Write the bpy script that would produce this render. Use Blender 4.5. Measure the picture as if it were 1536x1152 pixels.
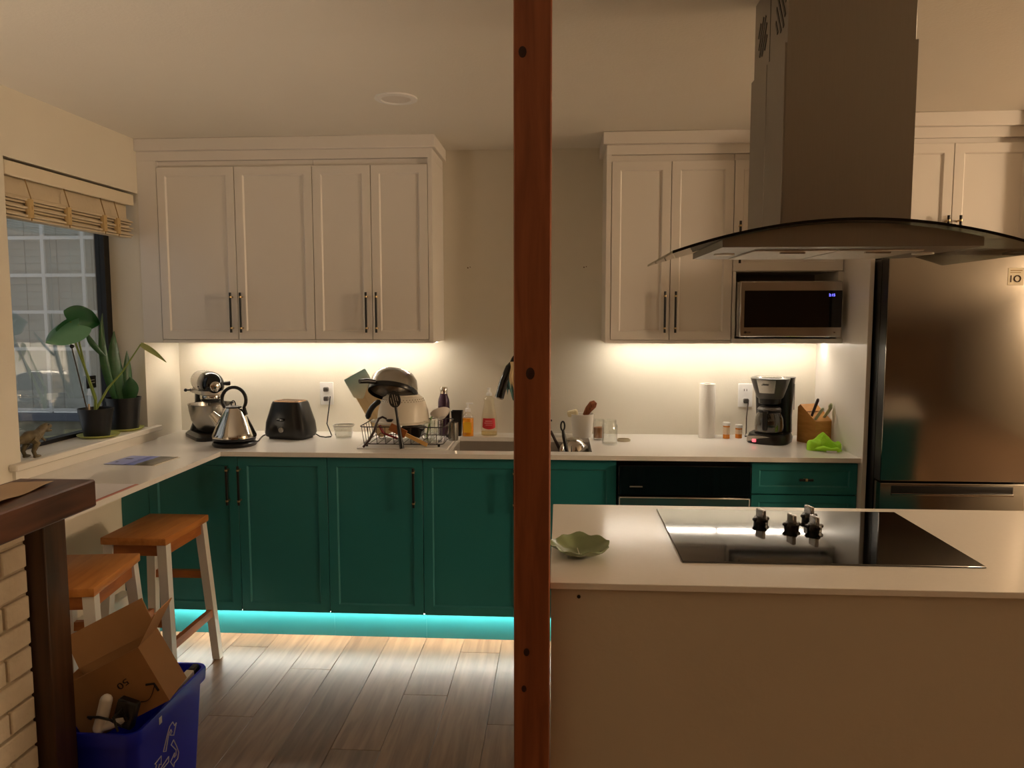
import bpy, bmesh, math, random
from mathutils import Matrix, Vector
random.seed(7)
for o in list(bpy.data.objects): bpy.data.objects.remove(o)
SC = bpy.context.scene
COL = SC.collection
PI = math.pi

# ------------------------------------------------------------------ camera
F_PX, PITCH, YAW, ROLL, CAM_H, CAM_D = 1155.78, .0906, .062, -.0009, 1.5554, 4.1133
cam = bpy.data.cameras.new('camera'); cam.sensor_fit = 'HORIZONTAL'; cam.sensor_width = 36
cam.lens = F_PX * 36 / 1536; cam.clip_start = .02
cam_o = bpy.data.objects.new('camera', cam); COL.objects.link(cam_o)
fw = Vector((-math.sin(YAW)*math.cos(PITCH), math.cos(YAW)*math.cos(PITCH), -math.sin(PITCH)))
rt = Vector((math.cos(YAW), math.sin(YAW), 0)); up = rt.cross(fw)
r2 = rt*math.cos(ROLL) + up*math.sin(ROLL); u2 = up*math.cos(ROLL) - rt*math.sin(ROLL)
cam_o.matrix_world = Matrix(((r2.x, u2.x, -fw.x, 0), (r2.y, u2.y, -fw.y, -CAM_D), (r2.z, u2.z, -fw.z, CAM_H), (0, 0, 0, 1)))
SC.camera = cam_o

# ------------------------------------------------------------------ world, room lamps, fill uplight, exposure
SC.view_settings.view_transform = 'Standard'; SC.view_settings.look = 'None'
SC.view_settings.gamma = 1; SC.view_settings.use_curve_mapping = False
SC.view_settings.exposure = 0.0
W = bpy.data.worlds.new('dusk'); SC.world = W; W.use_nodes = True
W.node_tree.nodes['Background'].inputs[0].default_value = (.95, .97, 1, 1)
W.node_tree.nodes['Background'].inputs[1].default_value = .75

def point(name, loc, power, col, radius):
    l = bpy.data.lights.new(name, 'POINT'); l.energy = power; l.color = col; l.shadow_soft_size = radius
    o = bpy.data.objects.new(name, l); COL.objects.link(o); o.location = loc
    return o
# warm living-room lamp behind the photographer
point('living_room_lamp', (-.75, -5.3, 1.95), 1.5, (1, .62, .34), .12)
def uplight(name, loc, power, col, radius, size=2.7):
    l = bpy.data.lights.new(name, 'SPOT'); l.energy = power; l.color = col; l.shadow_soft_size = radius
    l.spot_size = size; l.spot_blend = .6
    o = bpy.data.objects.new(name, l); COL.objects.link(o); o.location = loc; o.rotation_euler = (PI, 0, 0)
uplight('ceiling_fill', (-1.78, -2.95, .75), 45, (1, .81, .62), .15)  # added fill out of view, no real lamp: lifts the ceiling brightness
point('dining_lamp', (4.25, -2.15, 1.95), 148, (1, .74, .50), .14)
LED_WARM = (1, .88, .73)
LED_POWER = 56.0
KICK_POWER = 78.0

# ------------------------------------------------------------------ helpers
def lin(r, g, b):
    f = lambda c: (c/255/12.92) if c/255 <= .04045 else ((c/255+.055)/1.055)**2.4
    return (f(r), f(g), f(b), 1)

def pmat(name, col, rough=.5, metal=0, spec=.5, nscale=8, namt=.05, bump=0, bscale=60, coat=0, stretch=(1, 1, 1), emit=None, estr=0, trans=0, ior=1.45, randtone=0, sss=0):
    m = bpy.data.materials.new(name); m.use_nodes = True
    nt = m.node_tree; b = nt.nodes['Principled BSDF']; L = nt.links
    b.inputs['Roughness'].default_value = rough; b.inputs['Metallic'].default_value = metal
    b.inputs['Specular IOR Level'].default_value = spec; b.inputs['IOR'].default_value = ior
    b.inputs['Coat Weight'].default_value = coat; b.inputs['Coat Roughness'].default_value = .08
    b.inputs['Transmission Weight'].default_value = trans
    if emit: b.inputs['Emission Color'].default_value = emit; b.inputs['Emission Strength'].default_value = estr
    tc = nt.nodes.new('ShaderNodeTexCoord'); mp = nt.nodes.new('ShaderNodeMapping'); mp.inputs['Scale'].default_value = stretch
    L.new(tc.outputs['Object'], mp.inputs['Vector'])
    nz = nt.nodes.new('ShaderNodeTexNoise'); nz.inputs['Scale'].default_value = nscale; nz.inputs['Detail'].default_value = 4
    L.new(mp.outputs[0], nz.inputs['Vector'])
    mr = nt.nodes.new('ShaderNodeMapRange'); mr.inputs['To Min'].default_value = 1-namt; mr.inputs['To Max'].default_value = 1+namt
    L.new(nz.outputs['Fac'], mr.inputs['Value'])
    mx = nt.nodes.new('ShaderNodeVectorMath'); mx.operation = 'SCALE'; mx.inputs[0].default_value = col[:3]
    L.new(mr.outputs[0], mx.inputs['Scale'])
    out = mx.outputs[0]
    if randtone:
        oi = nt.nodes.new('ShaderNodeObjectInfo'); m2 = nt.nodes.new('ShaderNodeMapRange')
        m2.inputs['To Min'].default_value = 1-randtone; m2.inputs['To Max'].default_value = 1+randtone
        L.new(oi.outputs['Random'], m2.inputs['Value']); v2 = nt.nodes.new('ShaderNodeVectorMath'); v2.operation = 'SCALE'
        L.new(out, v2.inputs[0]); L.new(m2.outputs[0], v2.inputs['Scale']); out = v2.outputs[0]
    L.new(out, b.inputs['Base Color'])
    if bump:
        n2 = nt.nodes.new('ShaderNodeTexNoise'); n2.inputs['Scale'].default_value = bscale; L.new(mp.outputs[0], n2.inputs['Vector'])
        bp = nt.nodes.new('ShaderNodeBump'); bp.inputs['Strength'].default_value = bump; bp.inputs['Distance'].default_value = .01
        L.new(n2.outputs['Fac'], bp.inputs['Height']); L.new(bp.outputs[0], b.inputs['Normal'])
    return m

def wood(name, c1, c2, rough=.5, scale=(1, 1, 1), nscale=6, randtone=0, shift=False, bump=.05, coat=0):
    m = pmat(name, c1, rough, bump=0, coat=coat)
    nt = m.node_tree; b = nt.nodes['Principled BSDF']; L = nt.links
    tc = nt.nodes.new('ShaderNodeTexCoord'); mp = nt.nodes.new('ShaderNodeMapping'); mp.inputs['Scale'].default_value = scale
    L.new(tc.outputs['Object'], mp.inputs['Vector'])
    vec = mp.outputs[0]
    oi = nt.nodes.new('ShaderNodeObjectInfo')
    if shift:
        sc = nt.nodes.new('ShaderNodeVectorMath'); sc.operation = 'SCALE'; sc.inputs[0].default_value = (31, 47, 13)
        L.new(oi.outputs['Random'], sc.inputs['Scale'])
        ad = nt.nodes.new('ShaderNodeVectorMath'); L.new(vec, ad.inputs[0]); L.new(sc.outputs[0], ad.inputs[1]); vec = ad.outputs[0]
    nz = nt.nodes.new('ShaderNodeTexNoise'); nz.inputs['Scale'].default_value = nscale; nz.inputs['Detail'].default_value = 7; nz.inputs['Distortion'].default_value = .6
    L.new(vec, nz.inputs['Vector'])
    cr = nt.nodes.new('ShaderNodeValToRGB'); cr.color_ramp.elements[0].position = .3; cr.color_ramp.elements[0].color = c1
    cr.color_ramp.elements[1].position = .72; cr.color_ramp.elements[1].color = c2
    L.new(nz.outputs['Fac'], cr.inputs[0]); out = cr.outputs[0]
    if randtone:
        m2 = nt.nodes.new('ShaderNodeMapRange'); m2.inputs['To Min'].default_value = 1-randtone; m2.inputs['To Max'].default_value = 1+randtone
        L.new(oi.outputs['Random'], m2.inputs['Value']); v2 = nt.nodes.new('ShaderNodeVectorMath'); v2.operation = 'SCALE'
        L.new(out, v2.inputs[0]); L.new(m2.outputs[0], v2.inputs['Scale']); out = v2.outputs[0]
    L.new(out, b.inputs['Base Color'])
    if bump:
        bp = nt.nodes.new('ShaderNodeBump'); bp.inputs['Strength'].default_value = bump; bp.inputs['Distance'].default_value = .005
        L.new(nz.outputs['Fac'], bp.inputs['Height']); L.new(bp.outputs[0], b.inputs['Normal'])
    return m

def thin_glass(name, tint=(1, 1, 1, 1), ior=1.5, rough=0.0, boost=1.0):
    m = bpy.data.materials.new(name); m.use_nodes = True; nt = m.node_tree; L = nt.links
    nt.nodes.remove(nt.nodes['Principled BSDF']); out = nt.nodes['Material Output']
    t = nt.nodes.new('ShaderNodeBsdfTransparent'); t.inputs[0].default_value = tint
    g = nt.nodes.new('ShaderNodeBsdfGlossy'); g.inputs['Roughness'].default_value = rough
    fr = nt.nodes.new('ShaderNodeFresnel'); 
    ge = nt.nodes.new('ShaderNodeNewGeometry'); mi = nt.nodes.new('ShaderNodeMapRange')   # same reflectance on both faces of the pane
    mi.inputs['To Min'].default_value = ior; mi.inputs['To Max'].default_value = 1/ior
    L.new(ge.outputs['Backfacing'], mi.inputs['Value']); L.new(mi.outputs[0], fr.inputs[0])
    ma = nt.nodes.new('ShaderNodeMath'); ma.operation = 'MULTIPLY'; ma.inputs[1].default_value = boost; ma.use_clamp = True
    L.new(fr.outputs[0], ma.inputs[0])
    mx = nt.nodes.new('ShaderNodeMixShader'); L.new(ma.outputs[0], mx.inputs[0]); L.new(t.outputs[0], mx.inputs[1]); L.new(g.outputs[0], mx.inputs[2])
    L.new(mx.outputs[0], out.inputs['Surface'])
    return m

def glow(name, col, strength):
    m = bpy.data.materials.new(name); m.use_nodes = True; nt = m.node_tree
    b = nt.nodes['Principled BSDF']; b.inputs['Base Color'].default_value = (.8, .8, .8, 1)
    b.inputs['Emission Color'].default_value = col; b.inputs['Emission Strength'].default_value = strength
    return m

class B:
    """collects shapes into one mesh"""
    def __init__(s): s.bm = bmesh.new()
    def _x(s, vs, m):
        if m is not None:
            for v in vs: v.co = m @ v.co
    def box(s, x0, x1, y0, y1, z0, z1, bev=0, m=None, seg=1):
        x0, x1 = min(x0, x1), max(x0, x1); y0, y1 = min(y0, y1), max(y0, y1); z0, z1 = min(z0, z1), max(z0, z1)
        t = bmesh.new()
        bmesh.ops.create_cube(t, size=1)
        for v in t.verts: v.co = Vector(((x0+x1)/2+v.co.x*(x1-x0), (y0+y1)/2+v.co.y*(y1-y0), (z0+z1)/2+v.co.z*(z1-z0)))
        if bev: bmesh.ops.bevel(t, geom=list(t.edges), offset=bev, segments=seg, affect='EDGES', profile=.5)
        s._merge(t, m); return s
    def _merge(s, t, m=None):
        mp = {}
        for v in t.verts: mp[v] = s.bm.verts.new(m @ v.co if m is not None else v.co)
        for f in t.faces:
            try: s.bm.faces.new([mp[v] for v in f.verts])
            except ValueError: pass
        t.free()
    def rings(s, rings, cap0=True, cap1=True, closed=True, m=None):
        vr = []
        for r in rings:
            vs = [s.bm.verts.new(m @ Vector(p) if m is not None else Vector(p)) for p in r]; vr.append(vs)
        n = len(vr[0]); k = n if closed else n-1
        for a, b in zip(vr, vr[1:]):
            for i in range(k):
                j = (i+1) % n
                try: s.bm.faces.new((a[i], a[j], b[j], b[i]))
                except ValueError: pass
        if cap0: s.bm.faces.new(vr[0][::-1])
        if cap1: s.bm.faces.new(vr[-1])
        return s
    def lathe(s, prof, n=24, m=None, cap0=True, cap1=True, sx=1, sy=1):
        R = []
        for r, z in prof:
            r = max(r, 1e-4)
            R.append([(r*sx*math.cos(2*PI*i/n), r*sy*math.sin(2*PI*i/n), z) for i in range(n)])
        return s.rings(R, cap0, cap1, True, m)
    def tube(s, pts, rad, n=8, m=None, flat=1.0, closed=False):
        pts = [Vector(p) for p in pts]; k = len(pts)
        rads = rad if isinstance(rad, (list, tuple)) else [rad]*k
        R = []; ref = None
        for i, p in enumerate(pts):
            if closed: d = pts[(i+1) % k] - pts[i-1]
            else: d = pts[min(i+1, k-1)] - pts[max(i-1, 0)]
            d.normalize()
            if ref is None:
                ref = Vector((0, 0, 1)) if abs(d.z) < .9 else Vector((1, 0, 0))
            a = d.cross(ref); a.normalize(); b = a.cross(d); ref = b
            R.append([p + a*rads[i]*math.cos(2*PI*j/n) + b*rads[i]*flat*math.sin(2*PI*j/n) for j in range(n)])
        if closed: R.append(R[0]); return s.rings(R, False, False, True, m)
        return s.rings(R, True, True, True, m)
    def beam(s, p0, p1, w0, h0, w1=None, h1=None, m=None):
        w1 = w1 or w0; h1 = h1 or h0
        r = lambda p, w, h: [(p[0]-w/2, p[1]-h/2, p[2]), (p[0]+w/2, p[1]-h/2, p[2]), (p[0]+w/2, p[1]+h/2, p[2]), (p[0]-w/2, p[1]+h/2, p[2])]
        return s.rings([r(p0, w0, h0), r(p1, w1, h1)], m=m)
    def bar(s, p0, p1, w, h, m=None, bev=0):
        p0, p1 = Vector(p0), Vector(p1); d = p1-p0; q = d.to_track_quat('Y', 'Z').to_matrix().to_4x4()
        mm = Matrix.Translation((p0+p1)/2) @ q
        return s.box(-w/2, w/2, -d.length/2, d.length/2, -h/2, h/2, bev, (m @ mm) if m is not None else mm)
    def prism(s, poly, a, b, axis='y', m=None):
        f = {'y': lambda p, t: (p[0], t, p[1]), 'x': lambda p, t: (t, p[0], p[1]), 'z': lambda p, t: (p[0], p[1], t)}[axis]
        return s.rings([[f(p, a) for p in poly], [f(p, b) for p in poly]], m=m)
    def ball(s, c, rx, ry, rz, n=14, m=None):
        k = n//2; P = [(math.sin(PI*i/k), -math.cos(PI*i/k)) for i in range(k+1)]
        mm = Matrix.Translation(c) @ Matrix.Diagonal((rx, ry, rz, 1))
        return s.lathe(P, n, (m @ mm) if m is not None else mm)
    def grid(s, fn, nu, nv, m=None):
        V = [[s.bm.verts.new(m @ Vector(fn(i/nu, j/nv)) if m is not None else Vector(fn(i/nu, j/nv))) for j in range(nv+1)] for i in range(nu+1)]
        for i in range(nu):
            for j in range(nv): s.bm.faces.new((V[i][j], V[i+1][j], V[i+1][j+1], V[i][j+1]))
        return s
    def sheet(s, fn, nu, nv, t, m=None):
        """grid with real thickness t"""
        g = bmesh.new(); V = [[g.verts.new(Vector(fn(i/nu, j/nv))) for j in range(nv+1)] for i in range(nu+1)]
        for i in range(nu):
            for j in range(nv): g.faces.new((V[i][j], V[i+1][j], V[i+1][j+1], V[i][j+1]))
        g.normal_update()
        bmesh.ops.solidify(g, geom=list(g.faces), thickness=t)
        s._merge(g, m); return s

def part(name, b, mat, parent=None, loc=None, rot=None, smooth=True, angle=38):
    bm = b.bm
    bmesh.ops.recalc_face_normals(bm, faces=list(bm.faces))
    if smooth:
        for f in bm.faces: f.smooth = True
        ca = math.radians(angle)
        for e in bm.edges:
            e.smooth = len(e.link_faces) == 2 and e.calc_face_angle(9) < ca
    me = bpy.data.meshes.new(name); bm.to_mesh(me); bm.free(); me.materials.append(mat)
    o = bpy.data.objects.new(name, me); COL.objects.link(o)
    if parent: o.parent = parent
    if loc: o.location = loc
    if rot: o.rotation_euler = rot
    return o

def tag(o, label, cat, group=None):
    o['label'] = label; o['category'] = cat
    if group: o['group'] = group
    return o
def thing(name, label, cat, loc=(0, 0, 0), rz=0, group=None, rot=None):
    o = bpy.data.objects.new(name, None); COL.objects.link(o); o.empty_display_size = .05
    o.location = loc; o.rotation_euler = rot or (0, 0, rz)
    return tag(o, label, cat, group)
def struct(o): o['kind'] = 'structure'; return o
def copy_tree(o, parent=None):
    c = o.copy(); COL.objects.link(c)
    if parent: c.parent = parent
    for ch in list(o.children): copy_tree(ch, c)
    return c
def letters(name, body, size, mat, parent, m, depth=.0006):
    cu = bpy.data.curves.new(name, 'FONT'); cu.body = body; cu.size = size; cu.extrude = depth; cu.align_x = 'CENTER'; cu.align_y = 'CENTER'
    t = bpy.data.objects.new(name, cu); COL.objects.link(t)
    me = bpy.data.meshes.new_from_object(t); bpy.data.objects.remove(t)
    me.materials.clear(); me.materials.append(mat)
    o = bpy.data.objects.new(name, me); COL.objects.link(o); o.parent = parent; o.matrix_local = m
    return o
T = Matrix.Translation
def R(a, ax): return Matrix.Rotation(a, 4, ax)
FRONT = R(PI/2, 'X')      # text facing -Y

# ------------------------------------------------------------------ materials
M = {}
M['wall'] = pmat('wall_paint', lin(226, 219, 203), .75, bump=.08, bscale=180, namt=.02)
M['ceil'] = pmat('ceiling_paint', lin(232, 226, 214), .8, bump=.10, bscale=120, namt=.015)
M['white'] = pmat('white_cabinet_paint', lin(226, 220, 212), .38, namt=.015)
M['teal'] = pmat('teal_cabinet_paint', lin(35, 114, 117), .42, namt=.04)
M['quartz'] = pmat('white_quartz', lin(232, 228, 222), .16, nscale=90, namt=.03, spec=.5)
M['black'] = pmat('black_metal', lin(18, 17, 17), .35, namt=.05)
M['brass'] = pmat('brushed_brass', lin(190, 165, 125), .3, 1, namt=.05)
M['steel'] = pmat('brushed_steel', lin(176, 172, 165), .27, 1, nscale=14, namt=.06, stretch=(1, 1, 30))
M['hood'] = pmat('hood_steel', lin(150, 146, 140), .40, 1, nscale=14, namt=.05, stretch=(30, 30, 1))
M['fridge'] = pmat('dark_stainless', lin(148, 142, 134), .17, 1, nscale=20, namt=.05, stretch=(20, 20, .6))
M['fridge_side'] = pmat('fridge_side_paint', lin(20, 20, 21), .45, namt=.05)
M['chrome'] = pmat('polished_steel', lin(205, 200, 192), .12, 1, namt=.02)
M['sinksteel'] = pmat('sink_steel', lin(190, 184, 176), .45, 1, namt=.06)
M['cedar'] = wood('cedar_post_wood', lin(120, 64, 36), lin(156, 90, 54), .48, (9, 9, .9), 4, bump=.08)
M['dark_wood'] = wood('dark_stained_wood', lin(66, 40, 27), lin(104, 66, 45), .4, (8, .8, 8), 4, bump=.06)
M['dark_post'] = wood('dark_post_wood', lin(52, 34, 22), lin(86, 58, 38), .36, (9, 9, .7), 4, bump=.1)
M['oak'] = wood('honey_oak', lin(176, 108, 48), lin(206, 140, 72), .36, (9, .8, 9), 4, shift=True)
M['oak_rail'] = wood('honey_oak_rail', lin(150, 84, 38), lin(184, 112, 54), .4, (2, 2, 9), 4, shift=True)
M['plank'] = wood('floor_plank', lin(118, 92, 70), lin(156, 126, 98), .34, (11, .9, 1), 3.2, randtone=.13, shift=True, bump=.04)
M['floor'] = pmat('subfloor', lin(118, 96, 76), .4)
M['brick'] = pmat('painted_brick', lin(222, 208, 186), .7, nscale=20, namt=.05, bump=.35, bscale=70)
M['mortar'] = pmat('painted_mortar', lin(196, 180, 156), .85, bump=.3)
M['stool_white'] = pmat('stool_white_paint', lin(220, 216, 208), .45, namt=.02)
M['bin'] = pmat('blue_plastic', lin(22, 36, 196), .4, namt=.04)
M['card'] = pmat('cardboard', lin(168, 124, 80), .85, nscale=30, namt=.05)
M['ink'] = pmat('black_ink', lin(28, 22, 18), .7)
M['wplastic'] = pmat('white_plastic', lin(232, 230, 226), .35, namt=.01)
M['bplastic'] = pmat('black_plastic', lin(20, 19, 19), .3, namt=.05)
M['bgloss'] = pmat('black_gloss', lin(8, 8, 9), .05, namt=.02, spec=.55)
M['cook'] = pmat('black_glass_ceramic', lin(7, 7, 8), .045, namt=.02, ior=1.62, spec=.95)
M['ledwarm'] = glow('warm_led', LED_WARM + (1,), LED_POWER)
M['ledkick'] = glow('kick_led', (1, .93, .82, 1), KICK_POWER)
M['glass'] = thin_glass('clear_glass', (.97, .98, .97, 1))
M['window_glass'] = thin_glass('window_glass', (.85, .87, .87, 1), boost=3.8)
M['hood_glass'] = thin_glass('smoked_hood_glass', (.62, .66, .62, 1), boost=1.3)
M['jar_glass'] = thin_glass('jar_glass', (.975, .985, .975, 1), boost=1.6)
M['edge_glass'] = pmat('dark_glass_edge', lin(10, 14, 13), .1)

# ================================================================== STRUCTURE
CEIL = 2.412
XL, XR, YB, YR = -2.09, 4.6, 0.0, -7.2
WY0, WY1, WZ0, WZ1 = -1.28, -.35, .972, 2.15          # window opening
def simple(name, mat, *boxes):
    b = B()
    for x in boxes: b.box(*x)
    return part(name, b, mat)
fl = struct(simple('floor', M['floor'], (XL-.3, XR+.2, YR-.2, .2, -.12, -.012), (XL, XR, YR, -4.45, -.02, 0)))
struct(simple('ceiling', M['ceil'], (XL-.3, XR+.2, YR-.2, .2, CEIL, CEIL+.15)))
struct(simple('wall_back', M['wall'], (XL-.21, XR+.2, 0, .2, 0, CEIL)))
struct(simple('wall_left', M['wall'], (XL-.21, XL, YR, WY0, 0, CEIL), (XL-.21, XL, WY1, 0, 0, CEIL), (XL-.21, XL, WY0, WY1, 0, WZ0), (XL-.21, XL, WY0, WY1, WZ1, CEIL)))
struct(simple('wall_right', M['wall'], (XR, XR+.2, YR, 0, 0, CEIL)))
struct(simple('wall_return', M['wall'], (2.035, XR, -.70, 0, 0, CEIL)))
struct(simple('wall_rear', pmat('rear_wall_paint', lin(120, 92, 66), .8), (XL, XR, YR-.2, YR, 0, CEIL)))
# floor planks, each its own board
PW, PL = .182, 1.22
cache = {}
def plank(x, y0, y1):
    ln = round(y1-y0, 3)
    if ln not in cache:
        b = B().box(-PW/2+.0006, PW/2-.0006, 0, ln-.0012, -.012, 0, .0012)
        o = part('plank', b, M['plank'], fl); cache[ln] = o.data
    else:
        o = bpy.data.objects.new('plank', cache[ln]); COL.objects.link(o); o.parent = fl
    o.location = (x, y0, 0)
row = 0; x = XL+PW/2
offs = [0, .41, .82, .2, .61, 1.02]
while x < 2.1:
    y = -.50
    first = offs[row*5 % 6]; y1 = y
    seg = [first] if first > .1 else []
    lo = -4.45
    while y1 > lo+.01:
        ln = seg.pop() if seg else PL
        y0 = max(lo, y1-ln); plank(x, y0, y1); y1 = y0
    row += 1; x += PW
# baseboard heater on the left wall under the breakfast bar
h = thing('baseboard_heater', 'white baseboard heater on the wall under the breakfast counter', 'heater', (XL, -1.2, 0))
part('casing', B().box(0, .06, -.9, .55, .02, .24, .006), M['white'], h)
part('grille_slot', B().box(.05, .0615, -.88, .53, .165, .185), M['black'], h)

# ------------------------------------------------------------------ window in the left wall
w1 = part('window_1', B().box(-2.30, -2.25, WY0, WY0+.045, WZ0, WZ1).box(-2.30, -2.25, WY1-.045, WY1, WZ0, WZ1).box(-2.30, -2.25, WY0, WY1, WZ0, WZ0+.03).box(-2.30, -2.25, WY0, WY1, WZ1-.04, WZ1), M['black'])
struct(w1)
part('mullion', B().box(-2.29, -2.255, -1.10, -1.062, WZ0+.03, WZ1-.04), M['black'], w1)
part('pane', B().box(-2.277, -2.273, -1.062, WY1-.045, WZ0+.03, WZ1-.04), M['window_glass'], w1)
part('pane', B().box(-2.277, -2.273, WY0+.045, -1.10, WZ0+.03, WZ1-.04), M['window_glass'], w1)
sill = part('trim_1', B().box(-2.25, -2.05, WY0-.06, WY1+.07, .958, .985, .003) if False else B().box(-2.25, XL, WY0+.001, WY1-.001, WZ0-.012, .985).box(XL, -2.055, WY0-.07, WY1+.08, .958, .985, .004).box(XL, XL+.014, WY0-.05, WY1+.06, .9155, .958), pmat('sill_paint', lin(228, 222, 210), .4))
struct(sill)

# roman shade, pulled up
sh = thing('roman_shade', 'cream woven bamboo roman shade pulled up at the top of the window', 'window shade', (-2.14, -.82, 1.925))
shm = wood('bamboo_slats', lin(196, 178, 148), lin(224, 210, 184), .6, (6, .5, 60), 6, shift=True)
part('valance', B().box(.03, .045, -.45, .44, .160, .215, .003), pmat('cream_valance', lin(226, 214, 190), .55), sh)
part('head_rail', B().box(-.03, .03, -.45, .44, .175, .215), pmat('cream_rail', lin(214, 200, 174), .6), sh)
part('backing_cloth', B().box(-.002, .006, -.445, .435, .085, .175), pmat('cream_shade_cloth', lin(212, 198, 172), .8, bump=.2), sh)
for i in range(9):
    zz = .004+i*.0105; d = .030+.012*math.sin(i*2.1)
    part('slat', B().box(-.02, d, -.445, .435, zz, zz+.0088, .002), shm, sh)
for yy in (-.31, -.07, .19, .30):
    part('cord', B().tube([(.038, yy-.02, .16), (.045, yy, .09), (.047, yy, .05), (.044, yy, .0)], .0022, 6), pmat('cord_tan', lin(150, 120, 74), .8), sh)
    part('tape', B().box(.030, .0485, yy-.014, yy+.010, .012, .085), pmat('tape_tan', lin(196, 168, 118), .8), sh)

# outside: neighbouring wall with a window and closed blinds
NY = .8
stucco = pmat('mossy_stucco', lin(150, 146, 128), .9, nscale=9, namt=.35, bump=.5, bscale=25)
ow = struct(part('wall_outside', B().box(-6, -4.3, NY, NY+.2, -1, 3.6).box(-4.3, -2.31, NY, NY+.2, -1, .85).box(-4.3, -2.31, NY, NY+.2, 2.5, 3.6).box(-2.6, -2.31, NY, NY+.2, .85, 2.5), stucco))
struct(simple('ground_outside', pmat('gravel', lin(110, 106, 96), .95, bump=.5), (-6, -2.32, -5, NY, -1.05, -1)))
nw = struct(part('window_2', B().box(-4.3, -2.60, NY-.05, NY+.02, .85, .90, .004), pmat('grey_sill', lin(104, 110, 124), .6)))
nwm = pmat('white_muntin', lin(236, 236, 234), .5)
for k in range(7):
    xx = -2.575-.273*k
    part('muntin', B().box(xx-.011, xx+.011, NY+.0, NY+.016, .90, 2.5), nwm, nw)
for zz in (.919, 1.328, 1.571, 1.812, 2.056, 2.30):
    part('muntin', B().box(-4.3, -2.60, NY+.002, NY+.014, zz-.011, zz+.011), nwm, nw)
part('pane', B().box(-4.3, -2.60, NY+.022, NY+.024, .90, 2.5), M['glass'], nw)
bl = thing('venetian_blind', 'closed white slatted blind behind the grid of the window outside', 'blind', (-3.45, NY+.08, .9))
slm = pmat('blind_slat', lin(206, 204, 198), .6)
for k in range(32):
    part('slat', B().box(-.85, .85, -.026, .026, -.0012, .0012, m=T((0, 0, .035+k*.047)) @ R(1.32, 'X')), slm, bl)
for xx in (-.62, -.1, .12, .36, .60):
    part('ladder_cord', B().tube([(xx, -.028, .03), (xx, -.028, 1.5)], .003, 5), pmat('ladder_cord', lin(170, 166, 158), .8), bl)
gd = thing('window_gauge', 'small black rectangular gauge stuck on the window pane behind the monstera', 'gauge', (-2.271, -.525, 1.229))
part('case', B().box(-.001, .008, -.035, .035, -.03, .03, .002), M['black'], gd)
part('print', B().box(.008, .0085, -.022, .022, -.006, -.002).box(.008, .0085, -.022, .02, .008, .011), M['wplastic'], gd)

# ------------------------------------------------------------------ foreground half wall
HX, HY = -1.342, -2.29
hw = struct(part('wall_half', B().box(-1.405, HX-.012, -3.7, HY+.002, 0, 1.053), M['mortar']))
bh, bl_ = .0666, .205
bcache = {}
for r in range(16):
    z0 = 1.050-(r+1)*bh
    if z0 < -.02: break
    y = HY - (.0 if r % 2 == 0 else -bl_*.55)
    y1 = HY
    first = .092 if r % 2 else .185
    L_ = [first]
    while y1 > -3.69:
        ln = L_.pop() if L_ else bl_
        y0 = max(y1-ln, -3.7); key = round(y1-y0, 3)
        if key not in bcache:
            b = B().box(-.008, .012, .004, key-.004, .004, bh-.004, .003)
            o = part('brick', b, M['brick'], hw); bcache[key] = o.data
        else:
            o = bpy.data.objects.new('brick', bcache[key]); COL.objects.link(o); o.parent = hw
        o.location = (HX-.012+random.uniform(-.0015, .0015), y0, max(z0, .0)); y1 = y0
tag(part('wooden_bar_cap', B().box(-1.42, -1.213, -3.75, -2.195, 1.053, 1.125, .004), M['dark_wood']), 'thick dark wooden plank capping the white brick half wall', 'plank')
tag(part('end_post', B().box(-1.395, -1.298, -2.288, -2.20, 0, 1.053, .003), M['dark_post']), 'dark stained square post at the end of the brick half wall', 'post')
def paper_fn(u, v):
    return (-1.405+.165*u-.05*v*u, -2.72+.47*v, 1.1262+.010*max(0, u-.55)**1.5*math.sin(v*9)**2+.002*math.sin(v*14)*u+.003*u)
tag(part('kraft_paper', B().sheet(paper_fn, 14, 22, .0008), pmat('kraft_paper', lin(176, 148, 120), .6, namt=.08)), 'creased brown paper sheet lying on the dark wooden bar plank', 'paper')

# cedar post between aisle and island
post = thing('support_post', 'tall square reddish cedar support post from floor to ceiling', 'post', (-.063, -2.315, 0))
part('shaft', B().box(-.0422, .0422, -.045, .045, 0, CEIL, .003), M['cedar'], post)
km = pmat('wood_knot', lin(46, 20, 10), .5)
for zz, xx, rr in ((2.13, -.022, .009), (1.42, -.004, .010), (.76, -.012, .007), (.67, -.018, .006)):
    part('knot', B().lathe([(rr, 0), (rr*.8, .0006)], 14, T((xx, -.045, zz)) @ R(PI/2, 'X') @ Matrix.Diagonal((1, 1.4, 1, 1))), km, post)

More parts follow.
